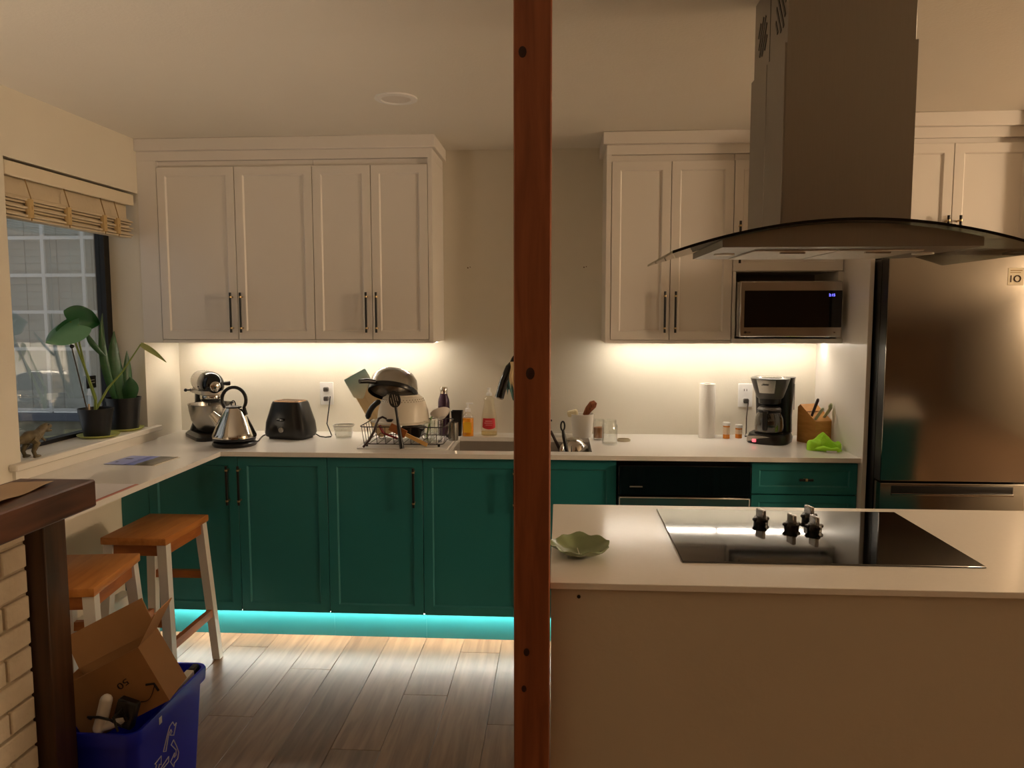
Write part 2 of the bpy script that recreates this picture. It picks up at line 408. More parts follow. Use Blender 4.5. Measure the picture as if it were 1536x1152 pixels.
# ================================================================== CABINETS
def handle_v(parent, x, z0, z1, y, name='handle', inset=.022):
    hb = part(name, B().tube([(x, y-.03, z0), (x, y-.03, z1)], .0058, 10), M['black'], parent)
    for zz in (z0+inset, z1-inset):
        part('handle_post', B().tube([(x, y+.001, zz), (x, y-.026, zz)], .0042, 8).lathe([(.0072, -.004), (.0072, .004)], 12, T((x, y-.03, zz))), M['brass'], hb)
    return hb
def shaker(name, parent, x0, x1, z0, z1, y, mat, fr=.055, th=.02, rec=.007, gap=.0015, flat=False):
    t = bmesh.new(); bmesh.ops.create_cube(t, size=1)
    X0, X1, Z0, Z1 = x0+gap, x1-gap, z0+gap, z1-gap
    for v in t.verts: v.co = Vector(((X0+X1)/2+v.co.x*(X1-X0), y+th/2+v.co.y*th, (Z0+Z1)/2+v.co.z*(Z1-Z0)))
    bmesh.ops.bevel(t, geom=list(t.edges), offset=.0012, segments=1, affect='EDGES')
    if not flat:
        t.normal_update(); f = max((f for f in t.faces if f.normal.y < -.9), key=lambda f: f.calc_area())
        bmesh.ops.inset_individual(t, faces=[f], thickness=fr, depth=0)
        bmesh.ops.inset_individual(t, faces=[f], thickness=.009, depth=-rec)
    b = B(); b._merge(t)
    return part(name, b, mat, parent)

UB, UT, UY = 1.429, 2.277, -.354
def upper(name, label, x0, x1, doors, hx, ext0=0, ext1=0):
    c = thing(name, label, 'cabinet', ((x0+x1)/2, 0, UB-.014)); ox, oz = (x0+x1)/2, UB-.014
    g = B().box(x0-ext0-ox, x1+ext1-ox, -.332, 0, 0, UT+.03-oz)
    part('body', g, M['white'], c)
    if ext0: part('side_filler', B().box(x0-ext0-ox, x0-ox-.001, UY+.002, -.332, 0, UT+.03-oz), M['white'], c)
    if ext1: part('side_panel', B().box(x1-ox+.001, x1+ext1-ox, UY, -.332, 0, UT+.03-oz), M['white'], c)
    part('light_rail', B().box(x0-ext0-ox, x1+ext1-ox, UY+.006, UY+.024, -.002, .013), M['white'], c)
    for (a, bb), h_ in zip(doors, hx):
        d = shaker('door', c, a-ox, bb-ox, .014, UT-oz, UY, M['white'])
        if h_ is not None: handle_v(d, h_-ox, .05, .247, UY)
    return c
upper('wall_cabinet', 'white shaker wall cabinet in the corner beside the window', -1.991, -1.21, [(-1.991, -1.599), (-1.599, -1.21)], [-1.624, -1.574], ext0=.098)
upper('wall_cabinet', 'white shaker wall cabinet with narrow doors above the dish rack', -1.208, -.641, [(-1.21, -.921), (-.921, -.641)], [-.946, -.896], ext1=.021)
upper('wall_cabinet', 'white shaker wall cabinet between the bare wall and the microwave', .243, .819, [(.243, .525), (.525, .819)], [.500, .550], ext0=.024)
# microwave column
c = thing('microwave_cabinet', 'white wall cabinet with an open niche holding the microwave', 'cabinet', (1.078, 0, 1.415))
ox, oz = 1.078, 1.415
part('body', B().box(.821-ox, 1.337-ox, -.332, 0, 1.755-oz, 2.307-oz), M['white'], c)
part('side_panel', B().box(.821-ox, .836-ox, UY, 0, 1.437-oz, 1.755-oz), M['white'], c)
part('side_panel', B().box(1.312-ox, 1.337-ox, UY, 0, 1.437-oz, 1.755-oz), M['white'], c)
part('shelf', B().box(.821-ox, 1.337-ox, UY-.012, 0, 0, .022), M['white'], c)
part('niche_back', B().box(.836-ox, 1.312-ox, -.012, 0, .022, 1.755-oz), pmat('niche_back_panel', lin(150, 146, 138), .6), c)
d = shaker('door', c, .819-ox, 1.335-ox, 1.757-oz, UT-oz, UY, M['white'])
handle_v(d, .845-ox, 1.793-oz, 1.99-oz, UY)
# over-fridge cabinet
OY = -.62
c = thing('fridge_cabinet', 'white shaker cabinet above the refrigerator', 'cabinet', (1.69, 0, 1.83))
ox, oz = 1.69, 1.83
part('body', B().box(1.362-ox, 2.03-ox, OY+.022, 0, 0, 2.31-oz), M['white'], c)
for a, bb, hh in ((1.362, 1.687, 1.662), (1.687, 2.02, 1.712)):
    d = shaker('door', c, a-ox, bb-ox, .002, 2.285-oz, OY, M['white'])
    handle_v(d, hh-ox, .035, .145, OY)
# tall end panel
tag(part('tall_divider', B().box(1.337, 1.356, -.665, 0, 0, 2.31, .001), M['white']), 'tall white divider board between the counter and the refrigerator', 'divider')
# crown trims
def crown(name, x0, x1, y, left, right):
    b = B().box(x0, x1, y+.004, 0, 2.308, CEIL)
    b.box(x0-(.018 if left else 0), x1+(.018 if right else 0), y-.018, 0, 2.352, CEIL, .003)
    return struct(part(name, b, M['white']))
crown('trim_2', XL, -.62, UY, False, True); crown('trim_3', .219, 1.337, UY, True, False); crown('trim_4', 1.337, 2.034, OY, True, False)

# ------------------------------------------------------------------ base cabinets
BY, BT, KZ = -.62, .893, .1375
def base(name, label, x0, x1, fronts, ext0=0):
    ox = (x0+x1)/2; c = thing(name, label, 'cabinet', (ox, 0, 0))
    part('body', B().box(x0-ox-ext0, x1-ox, -.598, -.01, KZ, BT) if not name.startswith('sink') else B().box(x0-ox, x1-ox, -.598, -.582, KZ, BT).box(x0-ox, x0-ox+.016, -.582, -.01, KZ, BT).box(x1-ox-.016, x1-ox, -.582, -.01, KZ, BT).box(x0-ox+.016, x1-ox-.016, -.582, -.01, KZ, KZ+.016), M['teal'], c)
    part('toe_kick', B().box(x0-ox-ext0, x1-ox, -.555, -.54, 0, KZ), M['teal'], c)
    if ext0: part('filler', B().box(x0-ox-ext0, x0-ox-.001, BY+.002, -.598, KZ, BT), M['teal'], c)
    for f in fronts:
        if f[0] == 'd':
            d = shaker('door', c, f[1]-ox, f[2]-ox, KZ, BT-.003, BY, M['teal'], fr=.058)
            handle_v(d, f[3]-ox, .662, .848, BY, inset=.02)
        else:
            d = shaker('drawer', c, f[1]-ox, f[2]-ox, f[3], f[4], BY, M['teal'], fr=.045, rec=.005)
            zc = (f[3]+f[4])/2; xc = (f[1]+f[2])/2-ox
            hb = part('pull', B().tube([(xc-.03, BY-.03, zc), (xc+.03, BY-.03, zc)], .0058, 10), M['black'], d)
            part('pull_post', B().tube([(xc, BY+.001, zc), (xc, BY-.026, zc)], .0042, 8).lathe([(.0074, -.005), (.0074, .005)], 12, T((xc, BY-.03, zc)) @ R(PI/2, 'Y')), M['brass'], hb)
    return c
base('base_cabinet', 'dark teal shaker base cabinet with two doors beside the bar stools', -1.951, -1.084, [('d', -1.951, -1.513, -1.556), ('d', -1.513, -1.084, -1.500)], ext0=.137)
base('base_cabinet', 'dark teal single-door base cabinet below the dish rack', -1.083, -.634, [('d', -1.084, -.633, -.672)])
base('sink_cabinet', 'dark teal two-door base cabinet below the sink', -.633, .262, [('d', -.633, -.165, -.205), ('d', -.165, .262, -.125)])
base('drawer_cabinet', 'dark teal drawer base cabinet below the coffee maker', .868, 1.336, [('w', .868, 1.336, .742, .888), ('w', .868, 1.336, .44, .740), ('w', .868, 1.336, KZ, .438)])
# dishwasher
dw = thing('dishwasher', 'stainless dishwasher with black control panel under the counter', 'dishwasher', (.565, 0, 0))
part('body', B().box(-.297, .297, -.60, -.03, .1, .88), M['black'], dw)
cp = part('control_panel', B().box(-.297, .297, -.642, -.60, .733, .872, .004), M['bgloss'], dw)
part('maker_badge', B().box(-.245, -.187, -.6427, -.642, .771, .777), pmat('badge_grey', lin(120, 118, 112), .4), cp)
part('door', B().box(-.295, .295, -.646, -.60, .13, .728, .006), M['steel'], dw)
part('kick_plate', B().box(-.297, .297, -.56, -.545, 0, .1), M['black'], dw)

# countertop: L shape with a sink opening (boxes meet edge to edge)
CT, CB = .915, .894
SX0, SX1, SY0, SY1 = -.52, .152, -.553, -.15
tag(part('countertop', B().box(XL, SX0, -.645, 0, CB, CT).box(SX1, 1.337, -.645, 0, CB, CT).box(SX0, SX1, -.645, SY0, CB, CT).box(SX0, SX1, SY1, 0, CB, CT).box(XL, -1.582, -2.05, -.645, CB, CT), M['quartz']),
    'white quartz countertop running along the back wall and under the window', 'countertop')
sk = thing('sink', 'stainless undermount sink basin set in the white counter', 'sink', (-.184, -.3515, .70))
sw, sd = (SX1-SX0)/2, (SY1-SY0)/2
part('basin', B().box(-sw-.004, -sw, -sd-.004, sd+.004, 0, .1935).box(sw, sw+.004, -sd-.004, sd+.004, 0, .1935).box(-sw, sw, -sd-.004, -sd, 0, .1935).box(-sw, sw, sd, sd+.004, 0, .1935).box(-sw-.004, sw+.004, -sd-.004, sd+.004, -.004, .0), M['sinksteel'], sk)
part('drain', B().lathe([(.045, .0), (.045, .003), (.03, .002)], 20), M['chrome'], sk)

# LED strips
def led(name, label, x0, x1, y0, y1, z, mat, tilt=0):
    t = thing(name, label, 'light strip', ((x0+x1)/2, (y0+y1)/2, z))
    part('emitter', B().box(-(x1-x0)/2, (x1-x0)/2, -(y1-y0)/2, (y1-y0)/2, -.003, 0, m=R(tilt, 'X')), mat, t)
    part('channel', B().box(-(x1-x0)/2, (x1-x0)/2, -(y1-y0)/2-.002, (y1-y0)/2+.002, .0005, .003, m=R(tilt, 'X')), M['wplastic'], t)
    return t
led('led_strip', 'warm LED strip under the wall cabinets above the kettle and dish rack', -2.0, -.64, -.125, -.110, 1.412, M['ledwarm'])
led('led_strip', 'warm LED strip under the wall cabinet right of the wooden post', .24, .815, -.125, -.110, 1.412, M['ledwarm'])
led('led_strip', 'bright LED strip under the microwave shelf', .825, 1.33, -.125, -.110, 1.412, M['ledwarm'])
led('kick_led_strip', 'LED strip glowing under the teal base cabinets', -1.95, .25, -.592, -.580, .1350, M['ledkick'])

# ------------------------------------------------------------------ island
IX0, IX1, IF, IB = -.0205, 1.75, -2.318, -1.551
isl = thing('island_cabinet', 'white-panelled kitchen island body under the cooktop', 'island', (.865, -1.93, 0))
def I(x0, x1, y0, y1, z0, z1): return (x0-.865, x1-.865, y0+1.93, y1+1.93, z0, z1)
part('front_panel', B().box(*I(IX0+.002, IX1-.02, IF+.012, IF+.032, 0, .898)), pmat('island_panel_paint', lin(200, 190, 172), .6, nscale=3, namt=.05, bump=.06, bscale=60), isl)
part('body', B().box(*I(IX0+.004, IX1-.022, IF+.032, IB-.04, .1, .898)), M['teal'], isl)
part('plinth', B().box(*I(IX0+.01, IX1-.03, IF+.032, IB-.1, 0, .1)), M['teal'], isl)
for k in range(4):
    a = IX0+.01+k*.435
    t = shaker('door', isl, -.2, .2, 0, .77, 0, M['teal']); t.location = (a+.215-.865, IB-.018+1.93, .115); t.rotation_euler = (0, 0, PI)
    handle_v(t, -.16, .57, .72, 0)
part('screw_hole', B().lathe([(.0045, 0), (.0045, .001)], 12, T((.0485-.865, IF+.0115+1.93, .878)) @ R(PI/2, 'X')), M['ink'], isl)
tag(part('island_countertop', B().box(IX0, IX1, IF, IB, .899, CT, .0015), M['quartz']), 'white quartz countertop of the island carrying the cooktop', 'countertop')
ck = thing('cooktop', 'black glass cooktop set into the island counter', 'cooktop', (.698, -1.88, CT))
part('glass_plate', B().box(-.379, .379, -.27, .27, 0, .005, .0012), M['cook'], ck)
knm = pmat('knob_black', lin(22, 17, 15), .25)
for kx, ky, kr in ((.613, -1.773, .35), (.689, -1.827, .2), (.771, -1.726, .3), (.749, -1.845, .2)):
    k = part('knob', B().lathe([(.021, 0), (.022, .012), (.018, .019), (.012, .021)], 18), knm, ck, (kx-.698, ky+1.88, .0055), (0, 0, kr))
    part('knob_wings', B().box(-.027, .027, -.007, .007, .008, .019, .003).box(-.007, .007, -.027, .027, .008, .019, .003), knm, k)
    part('knob_grip', B().box(-.006, .006, -.019, .019, .012, .044, .002), M['steel'], k)

# leaf dish
def leaf_outline(a):
    return 1+.10*abs(math.sin(2.5*a+.3))+.10*math.exp(-((a-PI/2)**2)*9)
LD = B(); rr = []
for k, (s, z) in enumerate(((.28, .002), (.42, .004), (.60, .007), (.82, .017), (1.0, .027), (1.005, .0295), (.97, .0295), (.80, .020), (.58, .010), (.30, .0075), (.05, .007))):
    rr.append([(s*.074*leaf_outline(a)*math.cos(a), s*.086*leaf_outline(a)*math.sin(a), z+.003*math.sin(9*a)*s**3) for a in [2*PI*i/60 for i in range(60)]])
LD.rings(rr)
ld = thing('leaf_dish', 'green ceramic leaf-shaped dish on the island beside the post', 'dish', (.058, -2.09, CT))
part('dish', LD, pmat('green_glaze', lin(132, 146, 106), .2, nscale=20, namt=.12), ld)
part('midrib', B().tube([(.0, -.08, .0245), (-.004, -.05, .0135), (-.006, -.01, .0095), (-.008, .02, .0095)], .0011, 6), pmat('pale_glaze', lin(205, 205, 180), .3), ld)

# ------------------------------------------------------------------ island hood
hd = thing('island_hood', 'stainless island range hood with curved glass canopy and tall chimney', 'range hood', (.69, -1.995, 1.70))
hx, hy, hz = .69, -1.995, 1.70
CX0, CX1, CY0, CY1, SPL = .537, .848, -2.16, -1.83, 2.205
def Hb(b, x0, x1, y0, y1, z0, z1, bev=0): return b.box(x0-hx, x1-hx, y0-hy, y1-hy, z0-hz, z1-hz, bev)
lo = Hb(B(), CX0+.004, CX1, CY0, CY1, 1.755, SPL, .0)
part('chimney_lower', lo, M['hood'], hd)
ym = (CY0+CY1)/2
part('chimney_side_panel', Hb(B(), CX0, CX0+.004, CY0, ym-.002, 1.755, SPL, .001), M['hood'], hd)
part('chimney_side_panel', Hb(B(), CX0, CX0+.004, ym+.002, CY1, 1.755, SPL, .001), M['hood'], hd)
up_ = part('chimney_upper', Hb(B(), CX0+.006, CX1-.004, CY0+.004, CY1-.004, SPL, CEIL, .001), M['hood'], hd)
part('chimney_seam', Hb(B(), CX0+.0052, CX0+.0062, ym-.0015, ym+.0015, SPL+.005, CEIL), M['black'], up_)
for grp, sg_ in ((CY0+.068, 1), (ym+.075, -1)):
    for k in range(5):
        ln = (.028, .060, .075, .060, .028)[k]
        yy = grp+(k-2)*.017; zz = 2.30-(k-2)*.013*sg_
        a = Vector((CX0+.0055-hx, yy-hy-sg_*ln*.38, zz-hz-ln*.6)); b_ = Vector((CX0+.0055-hx, yy-hy+sg_*ln*.38, zz-hz+ln*.6))
        part('vent_slot', B().bar(a, b_, .0016, .0095), M['black'], up_)
# glass canopy: arc across X
GX0, GX1, GY0, GY1, GC, GT, SAG = .258, 1.102, -2.30, -1.79, .68, 1.772, .072
gz = lambda x: GT-SAG*((x-GC)/.422)**2
def arc(n=28): return [GX0+(GX1-GX0)*i/n for i in range(n+1)]
pro = [(x-hx, gz(x)-hz) for x in arc()] + [(x-hx, gz(x)-.006-hz) for x in reversed(arc())]
part('glass_canopy', B().prism(pro, GY0-hy, GY1-hy), M['hood_glass'], hd)
pe = [(x-hx, gz(x)+.0003-hz) for x in arc()] + [(x-hx, gz(x)-.0063-hz) for x in reversed(arc())]
part('glass_edge', B().prism(pe, GY0-hy-.001, GY0-hy), M['edge_glass'], hd)
BX0, BX1 = .378, .968
bx = [BX0+(BX1-BX0)*i/20 for i in range(21)]
pb = [(x-hx, gz(x)-.008-hz) for x in bx] + [(BX1-hx, 1.710-hz), (BX0-hx, 1.710-hz)]
part('hood_body', B().prism(pb, -2.265-hy, -1.86-hy), M['hood'], hd)
fm = pmat('filter_mesh', lin(206, 202, 196), .4, .6, nscale=120, namt=.25)
for a, b_ in ((.47, .665), (.672, .87)):
    ft = part('grease_filter', Hb(B(), a, b_, -2.19, -1.90, 1.706, 1.7105, .001), fm, hd)
    part('filter_handle', Hb(B(), (a+b_)/2-.03, (a+b_)/2+.03, -2.17, -2.16, 1.702, 1.706), M['chrome'], ft)
for a in (.425, .925):
    part('light_lens', B().lathe([(.026, -.0035), (.026, .0)], 18, T((a-hx, -2.06-hy, 1.710-hz))), pmat('lens_frost', lin(235, 232, 225), .3), hd)

# ------------------------------------------------------------------ fridge
FX0, FX1, FYF = 1.366, 1.962, -.79
fr = thing('refrigerator', 'dark stainless bottom-freezer refrigerator beside the tall white panel', 'refrigerator', (1.664, -.39, 0))
fx, fy = 1.664, -.39
def Fb(x0, x1, y0, y1, z0, z1, bev=0): return B().box(x0-fx, x1-fx, y0-fy, y1-fy, z0, z1, bev, seg=2)
part('cabinet_body', Fb(FX0, FX1, -.715, -.06, .03, 1.785), M['fridge_side'], fr)
ud = part('upper_door', Fb(FX0, FX1, FYF, -.722, .845, 1.797, .006), M['fridge'], fr)
ld_ = part('freezer_drawer', Fb(FX0, FX1, FYF, -.722, .08, .838, .006), M['fridge'], fr)
part('upper_door_side', Fb(FX0-.0005, FX0+.004, FYF+.006, -.722, .845, 1.797), M['fridge_side'], ud)
part('handle_recess', Fb(FX0+.045, FX1-.05, FYF-.0012, FYF+.004, .793, .826, .001), M['black'], ld_)
part('handle_lip', Fb(FX0+.045, FX1-.05, FYF-.010, FYF, .785, .795, .002), M['fridge'], ld_)
part('hinge_cover', Fb(FX1-.10, FX1-.01, -.78, -.70, 1.797, 1.812, .003), M['fridge_side'], fr)
for a in (FX0+.05, FX1-.05):
    for yy in (-.66, -.12): part('foot', B().lathe([(.02, 0), (.02, .03)], 12, T((a-fx, yy-fy, 0))), M['black'], fr)
st = part('warranty_sticker', Fb(1.842, 1.905, FYF-.0012, FYF-.0002, 1.672, 1.743), pmat('sticker_paper', lin(226, 214, 186), .5), ud)
sg = pmat('sticker_brown', lin(70, 50, 30), .6)
part('digit', B().box(1.851-fx, 1.8565-fx, FYF-.0018-fy, FYF-.0012-fy, 1.684, 1.712), sg, st)
part('digit', B().tube([(1.8795-fx+.0125*math.cos(a), FYF-.0014-fy, 1.6985+.0125*math.sin(a)) for a in [2*PI*i/24 for i in range(24)]], .0026, 6, closed=True), sg, st)
part('fine_print', B().box(1.85-fx, 1.898-fx, FYF-.0016-fy, FYF-.0012-fy, 1.730, 1.734).box(1.85-fx, 1.892-fx, FYF-.0016-fy, FYF-.0012-fy, 1.722, 1.725), pmat('sticker_tan', lin(170, 140, 90), .6), st)

# ------------------------------------------------------------------ microwave
mw = thing('microwave', 'stainless microwave oven with black door on the niche shelf', 'microwave', (1.0725, -.20, 1.437))
part('housing', B().box(-.233, .233, -.19, .18, .012, .268, .003), M['steel'], mw)
dr = part('door', B().box(-.233, .233, -.235, -.191, .010, .270, .005), M['steel'], mw)
part('door_glass', B().box(-.212, .2325, -.2365, -.234, .055, .226), M['bgloss'], dr)
letters('clock', '2:15', .017, glow('clock_blue', (.12, .12, 1, 1), 3.5), dr, T((.185, -.2372, .204)) @ FRONT)
lk = pmat('logo_grey', lin(70, 60, 54), .4)
part('logo_disc', B().lathe([(.0055, 0), (.0055, .0006)], 18, T((-.206, -.2352, .032)) @ R(PI/2, 'X')), lk, dr)
letters('logo_letters', 'LG', .012, lk, dr, T((-.188, -.2354, .032)) @ FRONT)
part('touch_icon', B().box(.198, .206, -.2358, -.235, .029, .034), lk, dr)
for a in (-.2, .2):
    for yy in (-.16, .14): part('foot', B().lathe([(.012, 0), (.012, .0122)], 10, T((a, yy, 0))), M['black'], mw)

# recessed ceiling light
cl = thing('ceiling_light', 'round recessed ceiling downlight switched off', 'ceiling light', (-.655, -.991, CEIL))
part('trim_ring', B().lathe([(.085, -.0005), (.085, -.006), (.062, -.009), (.058, -.004)], 32), M['wplastic'], cl)
part('lens', B().lathe([(.058, -.001), (.058, -.0055), (.03, -.0075)], 28), pmat('off_lens', lin(222, 216, 208), .4), cl)

# ================================================================== STOOLS
def stool(label, loc, rz):
    s = thing('bar_stool', label, 'stool', loc, rz)
    W_, L_, H_ = .135, .188, .667
    part('seat', B().box(-W_, W_, -L_, L_, H_-.03, H_, .004, seg=2), M['oak'], s)
    tops = {}
    for sx in (-1, 1):
        for sy in (-1, 1):
            p0 = (sx*(W_+.012), sy*(L_+.014), 0); p1 = (sx*(W_-.025), sy*(L_-.030), H_-.031)
            tops[sx, sy] = (Vector(p0), Vector(p1))
            lg = part('leg', B().beam(p0, p1, .034, .034, .038, .038), M['stool_white'], s)
            part('foot_pad', B().lathe([(.012, -.0), (.012, .003)], 10, T((p0[0], p0[1], -.0029))), M['black'], lg)
    def at(k, z): a, b = tops[k]; return a.lerp(b, z/(H_-.031))
    for a, b, z in (((-1, 1), (1, 1), .40), ((-1, -1), (1, -1), .32), ((1, -1), (1, 1), .22), ((-1, -1), (-1, 1), .22)):
        part('stretcher', B().bar(at(a, z), at(b, z), .022, .034), M['oak_rail'], s)
    for a, b in (((-1, 1), (1, 1)), ((-1, -1), (1, -1)), ((1, -1), (1, 1)), ((-1, -1), (-1, 1))):
        part('apron', B().bar(at(a, H_-.055), at(b, H_-.055), .018, .045), M['oak_rail'], s)
    return s
stool('oak-topped bar stool with white legs beside the teal cabinet doors', (-1.690, -1.032, .003), 0)
stool('oak-topped bar stool with white legs behind the recycling bin', (-1.665, -1.605, .003), math.radians(8))

# ================================================================== RECYCLING BIN
def rrect(x0, x1, y0, y1, r, z, n=5):
    pts = []
    for cx, cy, a0 in ((x1-r, y0+r, -PI/2), (x1-r, y1-r, 0), (x0+r, y1-r, PI/2), (x0+r, y0+r, PI)):
        for i in range(n+1):
            a = a0+PI/2*i/n; pts.append((cx+r*math.cos(a), cy+r*math.sin(a), z))
    return pts
bn = thing('recycling_bin', 'blue plastic recycling bin with white recycling symbol on the floor', 'bin', (-1.272, -1.972, 0))
hw_, hl = .125, .212
RB = [rrect(-hw_+.028, hw_-.028, -hl+.03, hl-.03, .03, 0), rrect(-hw_+.006, hw_-.006, -hl+.006, hl-.006, .03, .375), rrect(-hw_-.006, hw_+.006, -hl-.006, hl+.006, .034, .38),
      rrect(-hw_-.008, hw_+.008, -hl-.008, hl+.008, .034, .412), rrect(-hw_-.006, hw_+.006, -hl-.006, hl+.006, .034, .42), rrect(-hw_+.003, hw_-.003, -hl+.003, hl-.003, .028, .419),
      rrect(-hw_+.009, hw_-.009, -hl+.009, hl-.009, .028, .375), rrect(-hw_+.031, hw_-.031, -hl+.033, hl-.033, .028, .005)]
part('tub', B().rings(RB), M['bin'], bn)
# recycling arrows (three bent arrows, outlined) on the long side
arrow = [(-.030, -.018), (-.012, .016), (.004, .040), (.022, .044), (.034, .026), (.044, .030), (.030, -.002), (.006, .012), (.018, .016), (.012, .026), (-.002, .018), (-.016, -.026), (-.030, -.018)]
slope = math.atan2(.022, .375)
face = T((hw_-.0045, -.035, .268)) @ R(-slope, 'Y').inverted() @ Matrix(((0, 0, 1, 0), (1, 0, 0, 0), (0, 1, 0, 0), (0, 0, 0, 1)))
for k in range(3):
    rm = face @ R(-2*PI/3*k, 'Z') @ T((.0, .034, 0))
    pts = [rm @ Vector((p[0], p[1], .0012)) for p in arrow]
    part('recycling_arrow', B().tube(pts, .0016, 5), M['wplastic'], bn)
part('label_patch', B().box(hw_+.0078, hw_+.0086, -.10, -.085, .385, .405), M['wplastic'], bn)

# open cardboard box, tilted, standing in the bin
cb = thing('cardboard_box', 'open brown cardboard shipping box tilted inside the blue bin', 'box', (-1.168, -2.112, .632), rot=(0, -math.radians(27), math.radians(7)))
bw, bhh, bd, th = .26, .175, .135, .004
part('front_panel', B().box(-bw, 0, 0, th, -bhh, 0), M['card'], cb)
part('back_panel', B().box(-bw, 0, bd-th, bd, -bhh, 0), M['card'], cb)
part('side_panel', B().box(-th, 0, th, bd-th, -bhh, 0), M['card'], cb)
part('side_panel', B().box(-bw, -bw+th, th, bd-th, -bhh, 0), M['card'], cb)
part('bottom_panel', B().box(-bw+th, -th, th, bd-th, -bhh, -bhh+th), M['card'], cb)
part('flap', B().box(-bw+.003, -.003, -.0015, .0015, 0, .10, m=T((0, bd-.002, 0)) @ R(-.18, 'X')), M['card'], cb)
part('flap', B().box(-.0015, .0015, th, bd-th, 0, .105, m=T((-.002, 0, 0)) @ R(.95, 'Y')), M['card'], cb)
letters('print_number', '50', .032, M['ink'], cb, T((-.088, -.0006, -.072)) @ R(-.15, 'Y') @ R(PI, 'Y') @ FRONT @ Matrix.Diagonal((1.15, .8, 1, 1)), .0003)
pa = [(-.015-.055*t, -.0012, -.118-.028*math.sin(t*2.2)) for t in [i/8 for i in range(9)]]
part('print_arrow', B().tube(pa, .0035, 6, flat=.25).tube([(-.034, -.0012, -.104), (-.013, -.0012, -.112), (-.012, -.0012, -.136)], .0032, 6), M['ink'], cb)

ch = thing('white_adapter', 'white elbow-shaped plastic adapter wrapped in black cord in the bin', 'adapter', (-1.262, -2.168, .408))
part('body', B().tube([(.030, .0, .098), (.018, 0, .055), (.006, 0, .018)], .0165, 12).ball((.030, 0, .098), .0165, .0165, .0165).ball((.006, 0, .018), .0165, .0165, .0165).tube([(.006, 0, .018), (.035, .004, .026), (.075, .012, .042)], .0125, 12), M['wplastic'], ch)
part('black_brick', B().box(.028, .085, .002, .030, .035, .115, .005, m=R(.3, 'Y')), M['bplastic'], ch)
part('cord', B().tube([(-.02, .005, .04), (-.012, -.018, .058), (.02, -.021, .06), (.05, -.018, .052), (.075, -.01, .03), (.088, .0, .045), (.08, -.012, .08), (.06, -.02, .06), (.07, -.018, .02)], .0035, 8), M['bplastic'], ch)
ct_ = thing('white_carton', 'narrow white carton with black cap along the rim of the blue bin', 'carton', (-1.176, -1.872, .392), rot=(math.radians(6), 0, math.radians(-3)))
part('carton', B().box(-.012, .014, -.07, .06, 0, .028, .002), pmat('white_carton', lin(214, 206, 194), .5), ct_)
part('cap', B().box(-.011, .013, .06, .098, .001, .029, .005), M['bplastic'], ct_)

# ================================================================== LEFT COUNTER PAPERS
def ramp_mat(name, stops, axis, lo, hi):
    m = pmat(name, (1, 1, 1, 1), .35); nt = m.node_tree; b = nt.nodes['Principled BSDF']; L = nt.links
    tc = nt.nodes.new('ShaderNodeTexCoord'); sp = nt.nodes.new('ShaderNodeSeparateXYZ'); L.new(tc.outputs['Object'], sp.inputs[0])
    nz = nt.nodes.new('ShaderNodeTexNoise'); nz.inputs['Scale'].default_value = 40; L.new(tc.outputs['Object'], nz.inputs['Vector'])
    ad = nt.nodes.new('ShaderNodeMath'); ad.operation = 'MULTIPLY_ADD'; ad.inputs[1].default_value = .02
    L.new(nz.outputs['Fac'], ad.inputs[0]); L.new(sp.outputs['XYZ'.index(axis)], ad.inputs[2])
    mr = nt.nodes.new('ShaderNodeMapRange'); mr.inputs['From Min'].default_value = lo; mr.inputs['From Max'].default_value = hi; L.new(ad.outputs[0], mr.inputs['Value'])
    cr = nt.nodes.new('ShaderNodeValToRGB'); e = cr.color_ramp.elements
    e[0].position, e[0].color = stops[0]; e[1].position, e[1].color = stops[-1]
    for p, c_ in stops[1:-1]: n = e.new(p); n.color = c_
    L.new(mr.outputs[0], cr.inputs[0]); L.new(cr.outputs[0], b.inputs['Base Color'])
    return m
bm_ = ramp_mat('brochure_print', [(0, lin(176, 184, 226)), (.42, lin(150, 162, 226)), (.45, lin(84, 98, 176)), (.62, lin(120, 140, 220)), (.66, lin(96, 100, 84)), (.8, lin(70, 60, 52)), (1, lin(120, 110, 92))], 'X', -.11, .12)
br = thing('brochure', 'blue folded brochure lying on the counter under the window', 'brochure', (-1.828, -.884, CT), math.radians(-4))
part('cover', B().box(-.112, .112, -.098, .098, .0015, .003), bm_, br)
part('inner_page', B().box(-.108, .122, -.094, .100, 0, .0014), pmat('inner_page', lin(214, 204, 186), .6), br)
part('cover_title', B().box(-.095, -.06, .02, .035, .003, .0034).box(-.09, -.08, -.055, -.04, .003, .0034), pmat('title_blue', lin(52, 60, 110), .5), br)
mn = thing('menu_sheet', 'white paper sheet with reddish border by the counter edge', 'paper', (-1.705, -1.49, CT))
part('sheet', B().box(-.115, .105, -.15, .15, .0, .0015), pmat('white_sheet', lin(216, 212, 214), .6), mn)
part('red_border', B().box(.105, .118, -.15, .15, .0, .0016), pmat('red_border', lin(176, 108, 94), .6), mn)

